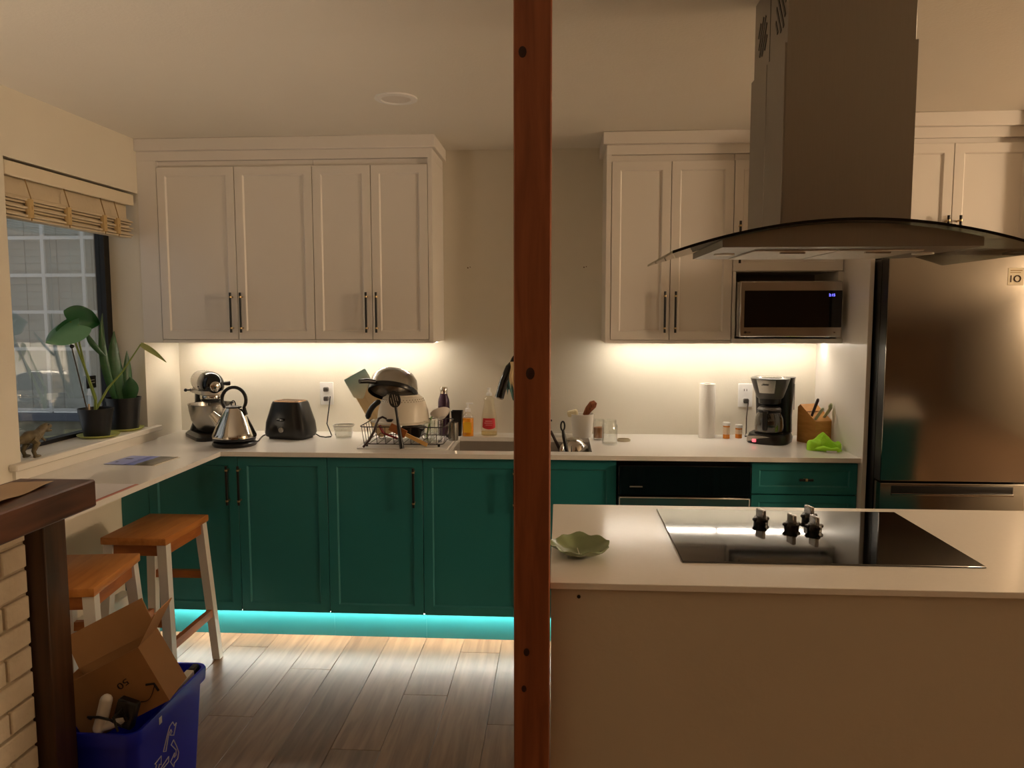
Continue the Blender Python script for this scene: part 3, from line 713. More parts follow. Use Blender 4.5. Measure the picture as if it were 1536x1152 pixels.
# ================================================================== WINDOWSILL
def saucer(label, loc, r):
    t = part('plant_saucer', B().lathe([(r*.72, 0), (r*.95, .008), (r, .013), (r*.97, .0135), (r*.7, .005), (.0001, .005)], 32), pmat('lime_saucer', lin(190, 196, 108), .4)); t.location = loc
    return tag(t, label, 'saucer')
saucer('lime green saucer under the monstera pot', (-2.154, -.668, .985), .092)
saucer('lime green saucer under the snake plant pot', (-2.154, -.455, .985), .092)
potm = pmat('black_nursery_pot', lin(24, 23, 24), .38, namt=.05)
soil = pmat('potting_soil', lin(48, 36, 26), .95, bump=.6, bscale=90)
def pot(parent, r0, r1, h):
    part('pot', B().lathe([(r0, 0), (r1*.97, h-.016), (r1, h-.016), (r1*1.02, h), (r1*.96, h), (r1*.93, h-.03), (r1*.90, h-.03)], 28, cap1=False), potm, parent)
    part('soil', B().lathe([(r1*.93, h-.031), (r1*.5, h-.026), (.0001, h-.024)], 24), soil, parent)
gm = pmat('monstera_leaf', lin(34, 88, 48), .32, nscale=14, namt=.18)
gm2 = pmat('monstera_leaf_light', lin(98, 150, 122), .3, nscale=14, namt=.15)
stm = pmat('green_stem', lin(122, 140, 62), .5)
mo = thing('monstera_plant', 'young monstera in a black pot on the windowsill', 'plant', (-2.160, -.670, .990))
mx, my, mz = -2.160, -.670, .990
pot(mo, .055, .076, .130)
def Lp(x, y, z): return (x-mx, y-my, z-mz)
def leaf(parent, name, base, tip, side, width, mat, notch=.25, curl=.15, n=16):
    base, tip, side = Vector(base), Vector(tip), Vector(side).normalized()
    ax = tip-base; ln = ax.length; nrm = ax.cross(side).normalized()
    def fn(u, v):
        t = u; w = width*max(0, math.sin(PI*min(1, t*.94+.06)**.62))**.8
        a = (v-.5)*2
        back = -notch*ln*abs(a)*max(0, 1-t*1.6)
        return base + ax*t + ax.normalized()*back + side*(a*w) + nrm*(curl*width*(a*a) - .06*ln*math.sin(PI*t))
    return part(name, B().sheet(fn, n, 10, .0012), mat, parent)
leaf(mo, 'leaf', Lp(-2.135, -.885, 1.535), Lp(-2.11, -.710, 1.520), (.45, .1, 1), .072, gm, notch=.35, curl=.3)
leaf(mo, 'leaf', Lp(-2.10, -.86, 1.510), Lp(-2.13, -1.035, 1.445), (1, -.1, -.75), .062, gm2, curl=-.2)
leaf(mo, 'leaf', Lp(-1.985, -.57, 1.415), Lp(-1.90, -.50, 1.325), (.5, -.2, .55), .016, pmat('pale_new_leaf', lin(170, 178, 112), .45), notch=.02)
part('petiole', B().tube([Lp(-2.150, -.690, 1.10), Lp(-2.145, -.692, 1.17), Lp(-2.14, -.75, 1.28), Lp(-2.135, -.83, 1.42), Lp(-2.135, -.862, 1.525)], [.008, .007, .0055, .0045, .003], 8), stm, mo)
part('petiole', B().tube([Lp(-2.146, -.692, 1.16), Lp(-2.142, -.76, 1.30), Lp(-2.12, -.83, 1.43), Lp(-2.10, -.860, 1.510)], [.006, .005, .004, .003], 8), stm, mo)
part('petiole', B().tube([Lp(-2.150, -.680, 1.12), Lp(-2.12, -.63, 1.21), Lp(-2.06, -.60, 1.29), Lp(-1.985, -.57, 1.415)], [.007, .0055, .004, .003], 8), stm, mo)
part('support_stick', B().tube([Lp(-2.165, -.72, 1.09), Lp(-2.15, -.845, 1.43)], .0028, 6), pmat('dark_stick', lin(70, 60, 44), .7), mo)
part('plant_clip', B().ball(Lp(-2.145, -.845, 1.415), .008, .013, .009), M['black'], mo)
part('plant_marker', B().box(-.003, .003, -.055, -.048, .10, .155), pmat('pale_marker', lin(206, 178, 140), .6), mo)
sn = thing('snake_plant', 'snake plant with upright blades in a black pot by the window jamb', 'plant', (-2.150, -.457, .990))
pot(sn, .064, .080, .158)
sm1 = pmat('snake_leaf', lin(44, 84, 46), .38, nscale=26, namt=.3, stretch=(1, 1, 3))
def blade(parent, base, mid, tip, w, yaw):
    base, mid, tip = Vector(base), Vector(mid), Vector(tip); sd = Vector((math.cos(yaw), math.sin(yaw), 0))
    def fn(u, v):
        p = base*(1-u)**2 + mid*2*u*(1-u) + tip*u*u; a = (v-.5)*2
        ww = w*(.65+.75*math.sin(PI*min(1, u*.9+.05)))*(1-u**5)
        return p + sd*(a*ww) + Vector((-sd.y, sd.x, 0))*(a*a*ww*.5)
    part('blade', B().sheet(fn, 14, 6, .003), sm1, parent)
sx, sy, sz = -2.150, -.457, .990
def Sp(x, y, z): return (x-sx, y-sy, z-sz)
blade(sn, Sp(-2.16, -.49, 1.12), Sp(-2.15, -.63, 1.34), Sp(-2.15, -.60, 1.56), .016, 1.2)
blade(sn, Sp(-2.15, -.60, 1.36), Sp(-2.15, -.69, 1.42), Sp(-2.15, -.73, 1.478), .012, 1.2)
blade(sn, Sp(-2.15, -.46, 1.12), Sp(-2.15, -.50, 1.30), Sp(-2.15, -.512, 1.475), .030, 1.3)
blade(sn, Sp(-2.14, -.42, 1.12), Sp(-2.14, -.40, 1.25), Sp(-2.15, -.41, 1.375), .020, 1.3)
blade(sn, Sp(-2.13, -.45, 1.12), Sp(-2.10, -.46, 1.19), Sp(-2.10, -.475, 1.25), .026, .6)
blade(sn, Sp(-2.17, -.44, 1.12), Sp(-2.19, -.42, 1.22), Sp(-2.19, -.40, 1.32), .020, .9)

# toy dinosaur on the sill, facing the plants
dn = thing('dinosaur_figurine', 'small brown striped toy dinosaur standing on the windowsill', 'figurine', (-2.112, -1.19, .985))
dm = pmat('dino_hide', lin(104, 92, 64), .6, nscale=55, namt=.55, bump=.4, bscale=80)
body = B().tube([(0, -.085, .050), (0, -.06, .058), (0, -.035, .064), (0, -.01, .068), (0, .022, .066), (0, .045, .074), (0, .062, .086), (0, .078, .092), (0, .10, .090)], [.003, .008, .014, .021, .021, .016, .013, .012, .008], 12)
body.tube([(0, .066, .084), (0, .085, .079), (0, .105, .074)], [.009, .008, .004], 10)                      # open lower jaw
for sx_ in (-1, 1):
    body.tube([(sx_*.012, -.01, .062), (sx_*.018, .006, .045), (sx_*.018, -.012, .022), (sx_*.018, -.004, .006)], [.014, .012, .007, .006], 10)
    body.tube([(sx_*.018, -.010, .004), (sx_*.018, .004, .0045), (sx_*.018, .020, .003)], [.005, .006, .003], 8)
    body.tube([(sx_*.012, .036, .062), (sx_*.016, .046, .050), (sx_*.014, .056, .050)], [.005, .004, .0025], 8)
part('body', body, dm, dn); dn.scale = (1.22, 1.22, 1.22)
for sx_ in (-1, 1): part('eye', B().ball((sx_*.011, .078, .097), .0025, .0025, .0025, 8), M['black'], dn)

# ================================================================== COUNTER: LEFT SIDE
# stand mixer
mxr = thing('stand_mixer', 'white and black stand mixer with steel bowl in the counter corner', 'mixer', (-1.795, -.262, CT), math.radians(-50))
silver = pmat('mixer_silver', lin(196, 190, 182), .25, .5)
part('base', B().rings([rrect(-.20, .10, -.095, .095, .05, 0), rrect(-.20, .10, -.095, .095, .05, .018), rrect(-.185, .085, -.08, .08, .045, .032)]), M['bplastic'], mxr)
part('column', B().rings([rrect(-.195, -.115, -.07, .07, .03, .03), rrect(-.185, -.125, -.045, .045, .025, .10), rrect(-.185, -.120, -.04, .04, .025, .225)]), M['bplastic'], mxr)
part('bowl', B().lathe([(.045, .034), (.05, .04), (.075, .055), (.10, .10), (.110, .150), (.113, .178), (.1165, .180), (.1165, .183), (.110, .182), (.106, .15), (.096, .10), (.07, .06), (.0001, .05)], 36), M['steel'], mxr)
def headring(x, r, zc): return [(x, r*.95*math.cos(a), zc+r*math.sin(a)) for a in [2*PI*i/24 for i in range(24)]]
part('head_rear', B().rings([headring(-.225, .012, .29), headring(-.218, .035, .288), headring(-.19, .055, .287), headring(-.12, .062, .285), headring(-.035, .062, .285)]), silver, mxr)
hf = part('head_front', B().rings([headring(-.035, .0625, .285), headring(.03, .062, .283), headring(.06, .055, .281), headring(.075, .040, .280), headring(.081, .015, .280)]), M['bgloss'], mxr)
part('hub_cap', B().lathe([(.026, 0), (.026, .010), (.02, .014)], 20, T((.074, 0, .275)) @ R(PI/2, 'Y')), M['chrome'], hf)
part('hub_knob', B().tube([(.04, .058, .285), (.04, .085, .285)], [.010, .012], 12), M['bplastic'], hf)
part('trim_band', B().rings([rrect(-.20, .075, -.064, .064, .045, .232), rrect(-.20, .075, -.064, .064, .045, .252)]), silver, mxr)
part('planetary', B().lathe([(.04, .190), (.052, .198), (.055, .232)], 24, T((.012, 0, 0))), M['bplastic'], mxr)
part('planetary_ring', B().lathe([(.0555, .208), (.0575, .214), (.0575, .224), (.0555, .230)], 24, T((.012, 0, 0))), M['chrome'], mxr)
part('beater_shaft', B().lathe([(.008, .150), (.008, .192)], 10, T((.012, -.015, 0))), M['chrome'], mxr)
part('speed_lever', B().tube([(-.14, -.062, .245), (-.14, -.088, .245)], .004, 8).ball((-.14, -.09, .245), .009, .009, .009), M['bplastic'], mxr)

# kettle
kt = thing('kettle', 'shiny pyramid-shaped steel kettle with black loop handle', 'kettle', (-1.592, -.462, CT))
part('power_base', B().lathe([(.10, 0), (.104, .006), (.104, .016), (.098, .022), (.085, .024)], 40), M['bplastic'], kt)
part('lower_ring', B().lathe([(.088, .025), (.101, .030), (.103, .042)], 40), M['bplastic'], kt)
part('body', B().lathe([(.104, .0425), (.1045, .052), (.100, .062), (.088, .092), (.068, .135), (.052, .165), (.044, .180), (.038, .187)], 44), M['chrome'], kt)
ldk = part('lid', B().lathe([(.040, .186), (.037, .192), (.02, .196), (.006, .197)], 30), M['bplastic'], kt)
part('lid_loop', B().tube([(-.010, 0, .196), (-.010, 0, .208), (-.006, 0, .217), (0, 0, .220), (.006, 0, .217), (.010, 0, .208), (.010, 0, .196)], .003, 8), M['bplastic'], ldk)
hp = [(.004+.056*math.cos(a), 0, .232+.062*math.sin(a)) for a in [math.radians(-128+t*(314-40)/22*1.0) for t in range(0, 23)]]
hp = [(.004+.060*math.cos(math.radians(d)), 0, .224+.062*math.sin(math.radians(d))) for d in range(-48, 229, 12)]
hp = [(.062, 0, .150)] + hp[1:] + [(-.026, 0, .176)]
part('handle', B().tube(hp, [.009]+[.0085]*(len(hp)-2)+[.009], 12), M['bplastic'], kt)
part('spout', B().tube([(-.055, -.012, .100), (-.078, -.016, .130), (-.102, -.02, .158)], [.034, .026, .018], 16), M['chrome'], kt)
part('rivet', B().ball((-.005, -.103, .056), .004, .004, .004, 8), M['chrome'], kt)
part('power_cord', B().tube([(.085, .05, .008), (.075, .11, .004), (.055, .18, .004), (.035, .27, .004), (.03, .37, .004), (.035, .44, .004)], .0035, 8), M['bplastic'], kt)

# toaster (plain black flared shell)
ts = thing('toaster', 'matte black flared two-slot toaster near the wall outlet', 'toaster', (-1.396, -.215, CT), math.radians(-14))
part('shell', B().rings([rrect(-.118, .118, -.082, .082, .05, .012), rrect(-.124, .124, -.088, .088, .055, .030), rrect(-.118, .118, -.085, .085, .055, .085), rrect(-.100, .100, -.076, .076, .05, .14), rrect(-.088, .088, -.070, .070, .046, .180), rrect(-.082, .082, -.064, .064, .042, .192)]), M['bplastic'], ts)
tp = part('top_plate', B().rings([rrect(-.076, .076, -.058, .058, .036, .1915), rrect(-.074, .074, -.056, .056, .036, .195)]), pmat('bronze_plate', lin(170, 128, 84), .35, .8), ts)
for yy in (-.024, .024): part('bread_slot', B().box(-.062, .062, yy-.011, yy+.011, .1935, .1956), M['ink'], tp)
part('foot_ring', B().rings([rrect(-.105, .105, -.07, .07, .04, 0), rrect(-.105, .105, -.07, .07, .04, .012)]), M['black'], ts)
part('lever', B().box(-.020, .020, -.098, -.078, .098, .110, .003), M['bgloss'], ts)
part('dial', B().lathe([(.014, 0), (.013, .008)], 18, T((0, -.085, .052)) @ R(PI/2, 'X')), silver, ts)
part('power_cord', B().tube([(.10, .06, .02), (.14, .05, .005), (.18, .04, .004), (.195, .065, .004), (.18, .10, .004), (.135, .13, .06), (.128, .168, .15), (.116, .20, .198)], .0033, 8), M['bplastic'], ts)

def outlet(label, x, z, plugs):
    t = thing('wall_outlet', label, 'outlet', (x, 0, z))
    part('plate', B().box(-.037, .037, -.006, 0, -.062, .062, .002), M['wplastic'], t)
    for zz in (.027, -.027):
        rc = part('receptacle', B().rings([[(p[0], -.0055, p[1]+zz) for p in [(.017*math.cos(a), .0165*math.sin(a)) for a in [2*PI*i/20 for i in range(20)]]], [(p[0], -.008, p[1]+zz) for p in [(.017*math.cos(a), .0165*math.sin(a)) for a in [2*PI*i/20 for i in range(20)]]]]), M['wplastic'], t)
        part('slots', B().box(-.008, -.005, -.0085, -.0078, zz-.004, zz+.007).box(.005, .008, -.0085, -.0078, zz-.004, zz+.007), M['ink'], rc)
    for zz, c_ in plugs: part('plug', B().box(-.012, .014, -.032, -.0086, zz-.012, zz+.012, .004), c_, t)
    return t
gp = pmat('grey_plug', lin(64, 58, 54), .4)
outlet('white wall outlet with two dark plugs beside the toaster', -1.267, 1.125, [(.024, gp), (-.027, gp)])
outlet('white wall outlet with one dark plug beside the coffee maker', .977, 1.127, [(-.027, gp)])

pc = thing('plastic_tub', 'small clear plastic tub on the counter left of the dish rack', 'tub', (-1.120, -.205, CT))
part('tub', B().lathe([(.042, 0), (.052, .062), (.055, .066), (.053, .067), (.040, .004), (.0001, .003)], 28), thin_glass('cloudy_plastic', (.9, .9, .88, 1), boost=2.0), pc)
part('rim', B().lathe([(.052, .062), (.056, .064), (.056, .069), (.052, .068)], 28, cap0=False, cap1=False), pmat('clear_rim', lin(222, 218, 210), .3), pc)

# ================================================================== DISH RACK AND ITS LOAD
tag(part('drain_mat', B().box(-.965, -.530, -.535, -.165, CT, CT+.006, .002), pmat('white_drain_mat', lin(222, 218, 214), .5, bump=.3, bscale=90)), 'white drain mat under the wire dish rack', 'mat')
rk = thing('dish_rack', 'black wire dish rack full of washed kitchenware', 'dish rack', (-.752, -.345, CT+.006))
wm = pmat('coated_wire', lin(44, 34, 30), .4)
rw, rl, z0, z1 = .195, .148, .012, .096
def rim(z, g): return [(p[0], p[1], z) for p in rrect(-rw-g, rw+g, -rl-g, rl+g, .03, z, 4)]
part('top_rim', B().tube(rim(z1, .012), .0028, 6, closed=True), wm, rk)
part('bottom_rim', B().tube(rim(z0, 0), .0024, 6, closed=True), wm, rk)
for i in range(9):
    xx = -rw+.03+i*(2*rw-.06)/8
    for s_ in (-1, 1): part('wire', B().tube([(xx, s_*rl, z0), (xx, s_*(rl+.012), z1)], .0017, 5), wm, rk)
    part('wire', B().tube([(xx, -rl, z0), (xx, rl, z0)], .0017, 5), wm, rk)
for i in range(6):
    yy = -rl+.03+i*(2*rl-.06)/5
    for s_ in (-1, 1): part('wire', B().tube([(s_*rw, yy, z0), (s_*(rw+.012), yy, z1)], .0017, 5), wm, rk)
for xx in (-.10, -.02, .11):
    part('plate_loop', B().tube([(xx+.014*math.cos(a), -rl-.006, .052+.014*math.sin(a)) for a in [2*PI*i/16 for i in range(16)]], .0018, 5, closed=True), wm, rk)
for sx_ in (-1, 1):
    for sy_ in (-1, 1): part('foot', B().tube([(sx_*(rw-.02), sy_*(rl-.005), 0), (sx_*(rw-.02), sy_*(rl-.005), .014)], .006, 8), M['black'], rk)
# board leaning out to the left
bdm = wood('pale_board', lin(206, 176, 128), lin(226, 200, 156), .55, (8, 8, .9), 4)
a_ = math.radians(-29)
cbm = T((-.885, -.232, CT+.022)) @ R(a_, 'Y')
cbo = thing('cutting_board', 'pale wooden cutting board leaning out of the dish rack', 'cutting board', (-.885, -.232, CT+.022), rot=(0, a_, 0))
part('board', B().rings([[(p[0], -.009, p[1]) for p in [(q[0], q[1]) for q in rrect(-.045, .062, 0, .345, .03, 0)]], [(p[0], .009, p[1]) for p in [(q[0], q[1]) for q in rrect(-.045, .062, 0, .345, .03, 0)]]]), bdm, cbo)
def clothfn(u, v):
    t = u*2-1; x = -.052+.118*v
    if abs(t) < .12: return (x, t*.11, .351)
    return (x+.004*math.sin(v*9), (.0125+.003*math.sin(v*7+u*5))*(1 if t > 0 else -1), .351-(abs(t)-.12)*(.115+.03*math.sin(v*5)))
clm = ramp_mat('patterned_cloth', [(0, lin(160, 186, 176)), (.45, lin(214, 208, 176)), (.6, lin(140, 168, 156)), (.75, lin(218, 212, 184)), (1, lin(150, 186, 180))], 'Z', -.1, .36)
dcl = part('dish_cloth', B().sheet(clothfn, 18, 10, .0015), clm); dcl.location = (-.885, -.232, CT+.022); dcl.rotation_euler = (0, a_, 0)
tag(dcl, 'pale patterned teal and cream cloth draped over the cutting board', 'cloth')
# colander
cd = thing('colander', 'white plastic colander upside down on the dish rack', 'colander', (-.778, -.340, CT+.104))
Cp = [(.134, 0), (.134, .008), (.128, .012), (.124, .055), (.112, .100), (.098, .125), (.082, .134), (.080, .140), (.066, .140), (.064, .134), (.0001, .136)]
part('bowl', B().lathe(Cp, 44), pmat('ivory_plastic', lin(226, 218, 202), .35), cd)
hm = pmat('hole_dark', lin(120, 106, 90), .6)
holes = B()
for rr_, zz, n in ((.1065, .110, 44), (.102, .119, 42)):
    for i in range(n):
        a = 2*PI*i/n; holes.lathe([(.0024, -.0015), (.0024, .0008)], 6, T((rr_*math.cos(a), rr_*math.sin(a), zz)) @ R(a, 'Z') @ R(PI/2-.6, 'Y'))
ho = part('drain_holes', holes, hm, cd); ho['kind'] = 'stuff'
part('handle', B().tube([(-.132, -.03, .004), (-.155, -.02, .006), (-.155, .02, .006), (-.132, .03, .004)], .006, 8), pmat('ivory_handle', lin(220, 212, 196), .4), cd)
# steel pan upside down on the colander
pn = thing('steel_pan', 'stainless saucepan upside down and tilted on top of the colander', 'pan', (-.826, -.350, CT+.258), rot=(math.radians(-27), math.radians(5), 0))
part('pan_body', B().lathe([(.0001, .103), (.058, .100), (.089, .089), (.107, .066), (.116, .03), (.118, -.004), (.121, 0), (.119, .03), (.110, .068), (.092, .092), (.06, .103), (.0001, .106)], 44), M['steel'], pn)
part('dark_rim', B().lathe([(.122, -.014), (.1245, -.006), (.1235, .008), (.119, .008), (.114, -.014)], 44, cap0=False, cap1=False), M['bplastic'], pn)
part('handle', B().tube([(-.075, -.098, .004), (-.105, -.125, -.004), (-.135, -.150, -.020)], [.012, .013, .011], 10), M['bplastic'], pn)
pk = thing('pot_lid', 'curved black lid rim leaning against the white colander', 'lid', (-.905, -.415, CT+.110), rot=(0, math.radians(10), 0))
part('rim', B().tube([(-.038+.10*(1-math.cos(a)), 0, .012+.115*math.sin(a)) for a in [math.radians(d) for d in range(0, 66, 6)]], [.006]+[.014]*9+[.006], 10), M['bplastic'], pk)
# slotted spoon standing against the front
sp = thing('slotted_spoon', 'black slotted spoon propped against the front of the rack', 'spoon', (-.742, -.552, CT+.001), rot=(math.radians(-8), math.radians(-9.5), 0))
H0 = B()
ring = [(.0285*math.cos(a)*(1-.12*math.sin(a)), .041*math.sin(a)+.243) for a in [2*PI*i/28 for i in range(28)]]
H0.rings([[(p[0], -.0025, p[1]) for p in ring], [(p[0], .0025, p[1]) for p in ring]])
H0.tube([(0, 0, .205), (0, 0, .16), (0, .001, .10), (0, 0, .005)], [.007, .006, .009, .011], 10)
part('spoon', H0, M['bplastic'], sp)
for sxx, szz, ln in ((-.015, .238, .028), (-.005, .249, .034), (.006, .249, .030), (.016, .244, .024), (-.002, .222, .020), (.008, .220, .020)):
    part('slot', B().bar((sxx, -.003, szz-ln/2), (sxx-.003, -.003, szz+ln/2), .0055, .0012), pmat('slot_light', lin(196, 182, 162), .6), sp)
# ladle handle hanging over the front left
la = thing('ladle', 'black ladle with curved handle hanging over the rack front', 'ladle', (-.93, -.545, CT+.001))
part('handle', B().tube([(0, 0, .010), (.028, .006, .045), (.050, .014, .085), (.060, .022, .120), (.068, .032, .142), (.085, .040, .150), (.105, .044, .140)], [.008, .010, .0095, .009, .009, .008, .006], 10, flat=.7), pmat('dark_brown_plastic', lin(48, 26, 20), .35), la)
part('cup', B().lathe([(.0001, -.012), (.012, -.010), (.020, 0), (.018, .001), (.011, -.008), (.0001, -.010)], 20, T((.118, .046, .136))), M['bplastic'], la)
# wooden spatula, red spatula, green bottle brush and glasses in the rack
ws = thing('wooden_spatula', 'wooden spatula slanting out through the rack wires', 'spatula', (-.63, -.522, CT+.0075), rot=(0, 0, 0))
part('blade', B().bar((-.175, .004, .100), (-.10, .002, .062), .012, .036), M['oak_rail'], ws)
part('handle', B().bar((-.10, .002, .062), (.003, 0, .012), .009, .017), pmat('bamboo', lin(196, 152, 88), .5), ws)
rs = thing('red_spatula', 'red silicone spatula lying in the dish rack', 'spatula', (-.86, -.42, CT+.024))
part('blade', B().bar((-.02, 0, .075), (.0, 0, .035), .03, .006), pmat('red_silicone', lin(150, 30, 34), .4), rs)
part('handle', B().bar((.0, 0, .035), (.07, -.005, .01), .012, .008), pmat('red_handle', lin(150, 30, 34), .4), rs)
db = thing('black_container', 'black square container leaning inside the dish rack', 'container', (-.735, -.335, CT+.048), rot=(0, math.radians(16), 0))
part('box', B().box(-.05, .05, -.05, .05, -.006, .036, .006).box(-.056, .056, -.055, .055, .034, .043, .003), M['bplastic'], db)
gb = thing('green_ladle', 'green plastic utensil inside the dish rack', 'utensil', (-.672, -.285, CT+.021))
part('blade', B().bar((.0, 0, .0), (.025, 0, .10), .028, .006), pmat('green_plastic', lin(110, 150, 60), .4), gb)
part('handle', B().bar((.025, 0, .10), (.06, .0, .118), .014, .008), pmat('green_plastic_dark', lin(100, 140, 56), .4), gb)
def tumbler(name, label, cat, loc, r0, r1, h, mat):
    t = part(name, B().lathe([(r0, 0), (r1, h), (r1-.002, h), (r0-.003, .006), (.0001, .006)], 28), mat); t.location = loc
    return tag(t, label, cat)
tumbler('drinking_glass', 'tall clear drinking glass in the front right of the dish rack', 'glass', (-.598, -.43, CT+.021), .028, .034, .105, M['jar_glass'])
tumbler('drinking_glass', 'clear drinking glass beside the green utensil in the rack', 'glass', (-.640, -.385, CT+.021), .026, .030, .10, M['jar_glass'])
rb = thing('red_rim_bowl', 'small white bowl with dark red inside tilted on the rack rim', 'bowl', (-.592, -.335, CT+.150), rot=(math.radians(-30), math.radians(-20), 0))
part('bowl', B().lathe([(.018, -.028), (.04, -.010), (.05, .006), (.0475, .007), (.036, -.007), (.0001, -.022)], 28), pmat('white_ceramic', lin(222, 214, 206), .25), rb)
part('glaze', B().lathe([(.0470, .0068), (.0355, -.0065), (.0001, -.0215), (.0001, -.0205), (.034, -.005), (.0455, .0072)], 28), pmat('red_glaze', lin(120, 24, 34), .25), rb)
tumbler('tin_can', 'small steel tin behind the glasses at the end of the rack', 'tin', (-.535, -.29, CT+.0065), .026, .026, .09, M['steel'])

# ------------------------------------------------------------------ bottles behind the sink
pb_ = thing('water_bottle', 'dark purple steel water bottle with silver cap', 'bottle', (-.612, -.088, CT))
part('body', B().lathe([(.030, 0), (.031, .004), (.031, .175), (.029, .19), (.021, .212), (.019, .222)], 28), pmat('purple_enamel', lin(66, 44, 62), .25, .3), pb_)
part('cap', B().lathe([(.0195, .222), (.020, .226), (.020, .254), (.018, .257)], 24), M['chrome'], pb_)
bt_ = part('black_tumbler', B().rings([rrect(-.022, .022, -.022, .022, .006, 0), rrect(-.030, .030, -.030, .030, .008, .132), rrect(-.028, .028, -.028, .028, .007, .132), rrect(-.020, .020, -.020, .020, .005, .006)]), M['bplastic']); bt_.location = (-.540, -.098, CT)
tag(bt_, 'square tapered black cup behind the sink', 'cup')
sd_ = thing('soap_dispenser', 'clear hand soap bottle of orange liquid with white pump', 'soap bottle', (-.480, -.118, CT))
part('bottle', B().lathe([(.027, 0), (.0285, .004), (.0285, .098), (.024, .112), (.013, .122), (.012, .130)], 24, sx=1.05, sy=.85), M['jar_glass'], sd_)
part('orange_soap', B().lathe([(.0265, .002), (.0272, .005), (.0272, .094), (.0265, .096)], 24, sx=1.05, sy=.85), pmat('orange_liquid', lin(236, 150, 22), .2, emit=None), sd_)
part('label_band', B().box(-.020, .020, -.0250, -.0244, .022, .078), pmat('yellow_label', lin(246, 190, 40), .5), sd_)
pu = part('pump', B().lathe([(.014, .130), (.014, .146), (.006, .148), (.0045, .168), (.010, .169), (.010, .176)], 16), M['wplastic'], sd_)
part('nozzle', B().bar((-.008, 0, .173), (.028, -.012, .175), .010, .008, bev=.002), M['wplastic'], pu)
dsb = thing('dish_soap_bottle', 'clear dish soap bottle with red label and white cap', 'soap bottle', (-.371, -.088, CT))
part('bottle', B().lathe([(.040, 0), (.043, .005), (.0435, .05), (.040, .10), (.030, .155), (.026, .178), (.030, .195), (.018, .207), (.013, .213)], 30, sx=1, sy=.6), thin_glass('soap_bottle_plastic', (.95, .93, .86, 1), boost=1.6), dsb)
part('soap_liquid', B().lathe([(.038, .003), (.041, .006), (.0412, .022), (.041, .024)], 24, sx=1, sy=.58), thin_glass('pale_soap', (.93, .86, .66, 1)), dsb)
def labfn(u, v):
    a = -PI/2+(u-.5)*1.75; z = .036+.058*v; r = .0442-.004*v*v
    return (r*math.cos(a), r*.6*math.sin(a)-.0008, z+(.0 if v > .4 else .010*(abs(u-.5)*2)**2*(1-v)))
lb = part('label', B().sheet(labfn, 10, 8, .0004), pmat('red_label', lin(206, 50, 60), .45), dsb)
part('label_print', B().box(-.018, .018, -.0292, -.0285, .078, .082).box(-.022, .020, -.0292, -.0285, .068, .071).box(-.016, .018, -.0292, -.0285, .058, .060), pmat('label_pink', lin(236, 170, 170), .5), lb)
part('cap', B().lathe([(.0145, .212), (.0150, .226), (.008, .230), (.007, .246), (.009, .248), (.008, .254)], 18), M['wplastic'], dsb)

# faucet with cloths hung on it
fc = thing('faucet', 'black gooseneck pull-down faucet behind the sink', 'faucet', (-.115, -.085, CT))
part('base_flange', B().lathe([(.028, 0), (.028, .008), (.02, .014)], 24), M['black'], fc)
dv = Vector((-.135, -.215, 0)); neck = [(0, 0, .01), (0, 0, .20), (0, 0, .33)]
for d in range(15, 166, 15):
    t = (1-math.cos(math.radians(d)))/2; neck.append((dv.x*t, dv.y*t, .33+.12*math.sin(math.radians(d))))
part('neck', B().tube(neck, .0125, 12), M['black'], fc)
part('spray_head', B().tube([(-.118, -.205, .40), (-.136, -.212, .375), (-.164, -.220, .30), (-.184, -.226, .226)], [.014, .019, .022, .023], 14), M['bgloss'], fc)
part('spray_rim', B().tube([(-.184, -.226, .226), (-.186, -.2265, .220)], [.0225, .020], 14), M['chrome'], fc)
part('lever', B().bar((.02, 0, .06), (.075, -.01, .085), .012, .010), M['black'], fc)
def drape(x, y, z, w, h, amp):
    return lambda u, v: (x+(u-.5)*w+.004*math.sin(v*8), y+amp*math.sin(u*10)*v, z-h*v*(1-.2*math.sin(u*6)))
g1 = part('dish_towel', B().sheet(drape(-.248, -.262, 1.300, .040, .15, .006), 12, 12, .002), pmat('teal_cloth', lin(92, 130, 128), .7)); tag(g1, 'grey teal cloth hanging beside the faucet head', 'cloth')
g2 = part('cream_cloth', B().sheet(drape(-.232, -.345, 1.322, .024, .13, .004), 12, 12, .002), pmat('cream_cloth', lin(214, 192, 152), .8)); tag(g2, 'cream cloth hanging on the faucet next to the post', 'cloth')

# ------------------------------------------------------------------ in the sink, right of the post
sl = thing('stock_pot', 'stainless pot with domed lid standing in the sink', 'pot', (.072, -.30, .7005))
part('pot', B().lathe([(.068, 0), (.072, .004), (.072, .17), (.075, .172), (.07, .172)], 32), M['steel'], sl)
part('domed_lid', B().lathe([(.0755, .173), (.074, .18), (.066, .205), (.048, .228), (.022, .241), (.0001, .244)], 32), M['chrome'], sl)
skl = thing('skillet', 'black-handled steel skillet standing upright in the sink', 'skillet', (.045, -.455, .7005))
part('pan', B().lathe([(.082, -.014), (.092, .014), (.090, .014), (.080, -.010), (.0001, -.010)], 36, T((0, 0, .093)) @ R(PI/2, 'X')), M['steel'], skl)
part('handle', B().tube([(-.005, 0, .180), (-.014, .002, .22), (-.024, .006, .275), (-.028, .008, .300)], [.008, .0095, .010, .007], 10), M['bplastic'], skl)
part('hang_loop', B().tube([(-.029+.009*math.cos(a), .009, .320+.022*math.sin(a)) for a in [2*PI*i/18 for i in range(18)]], .0042, 8, closed=True), M['bplastic'], skl)
spt = thing('sink_utensil', 'dark utensil handle sticking out of the sink by the post', 'utensil', (.03, -.22, .7012))
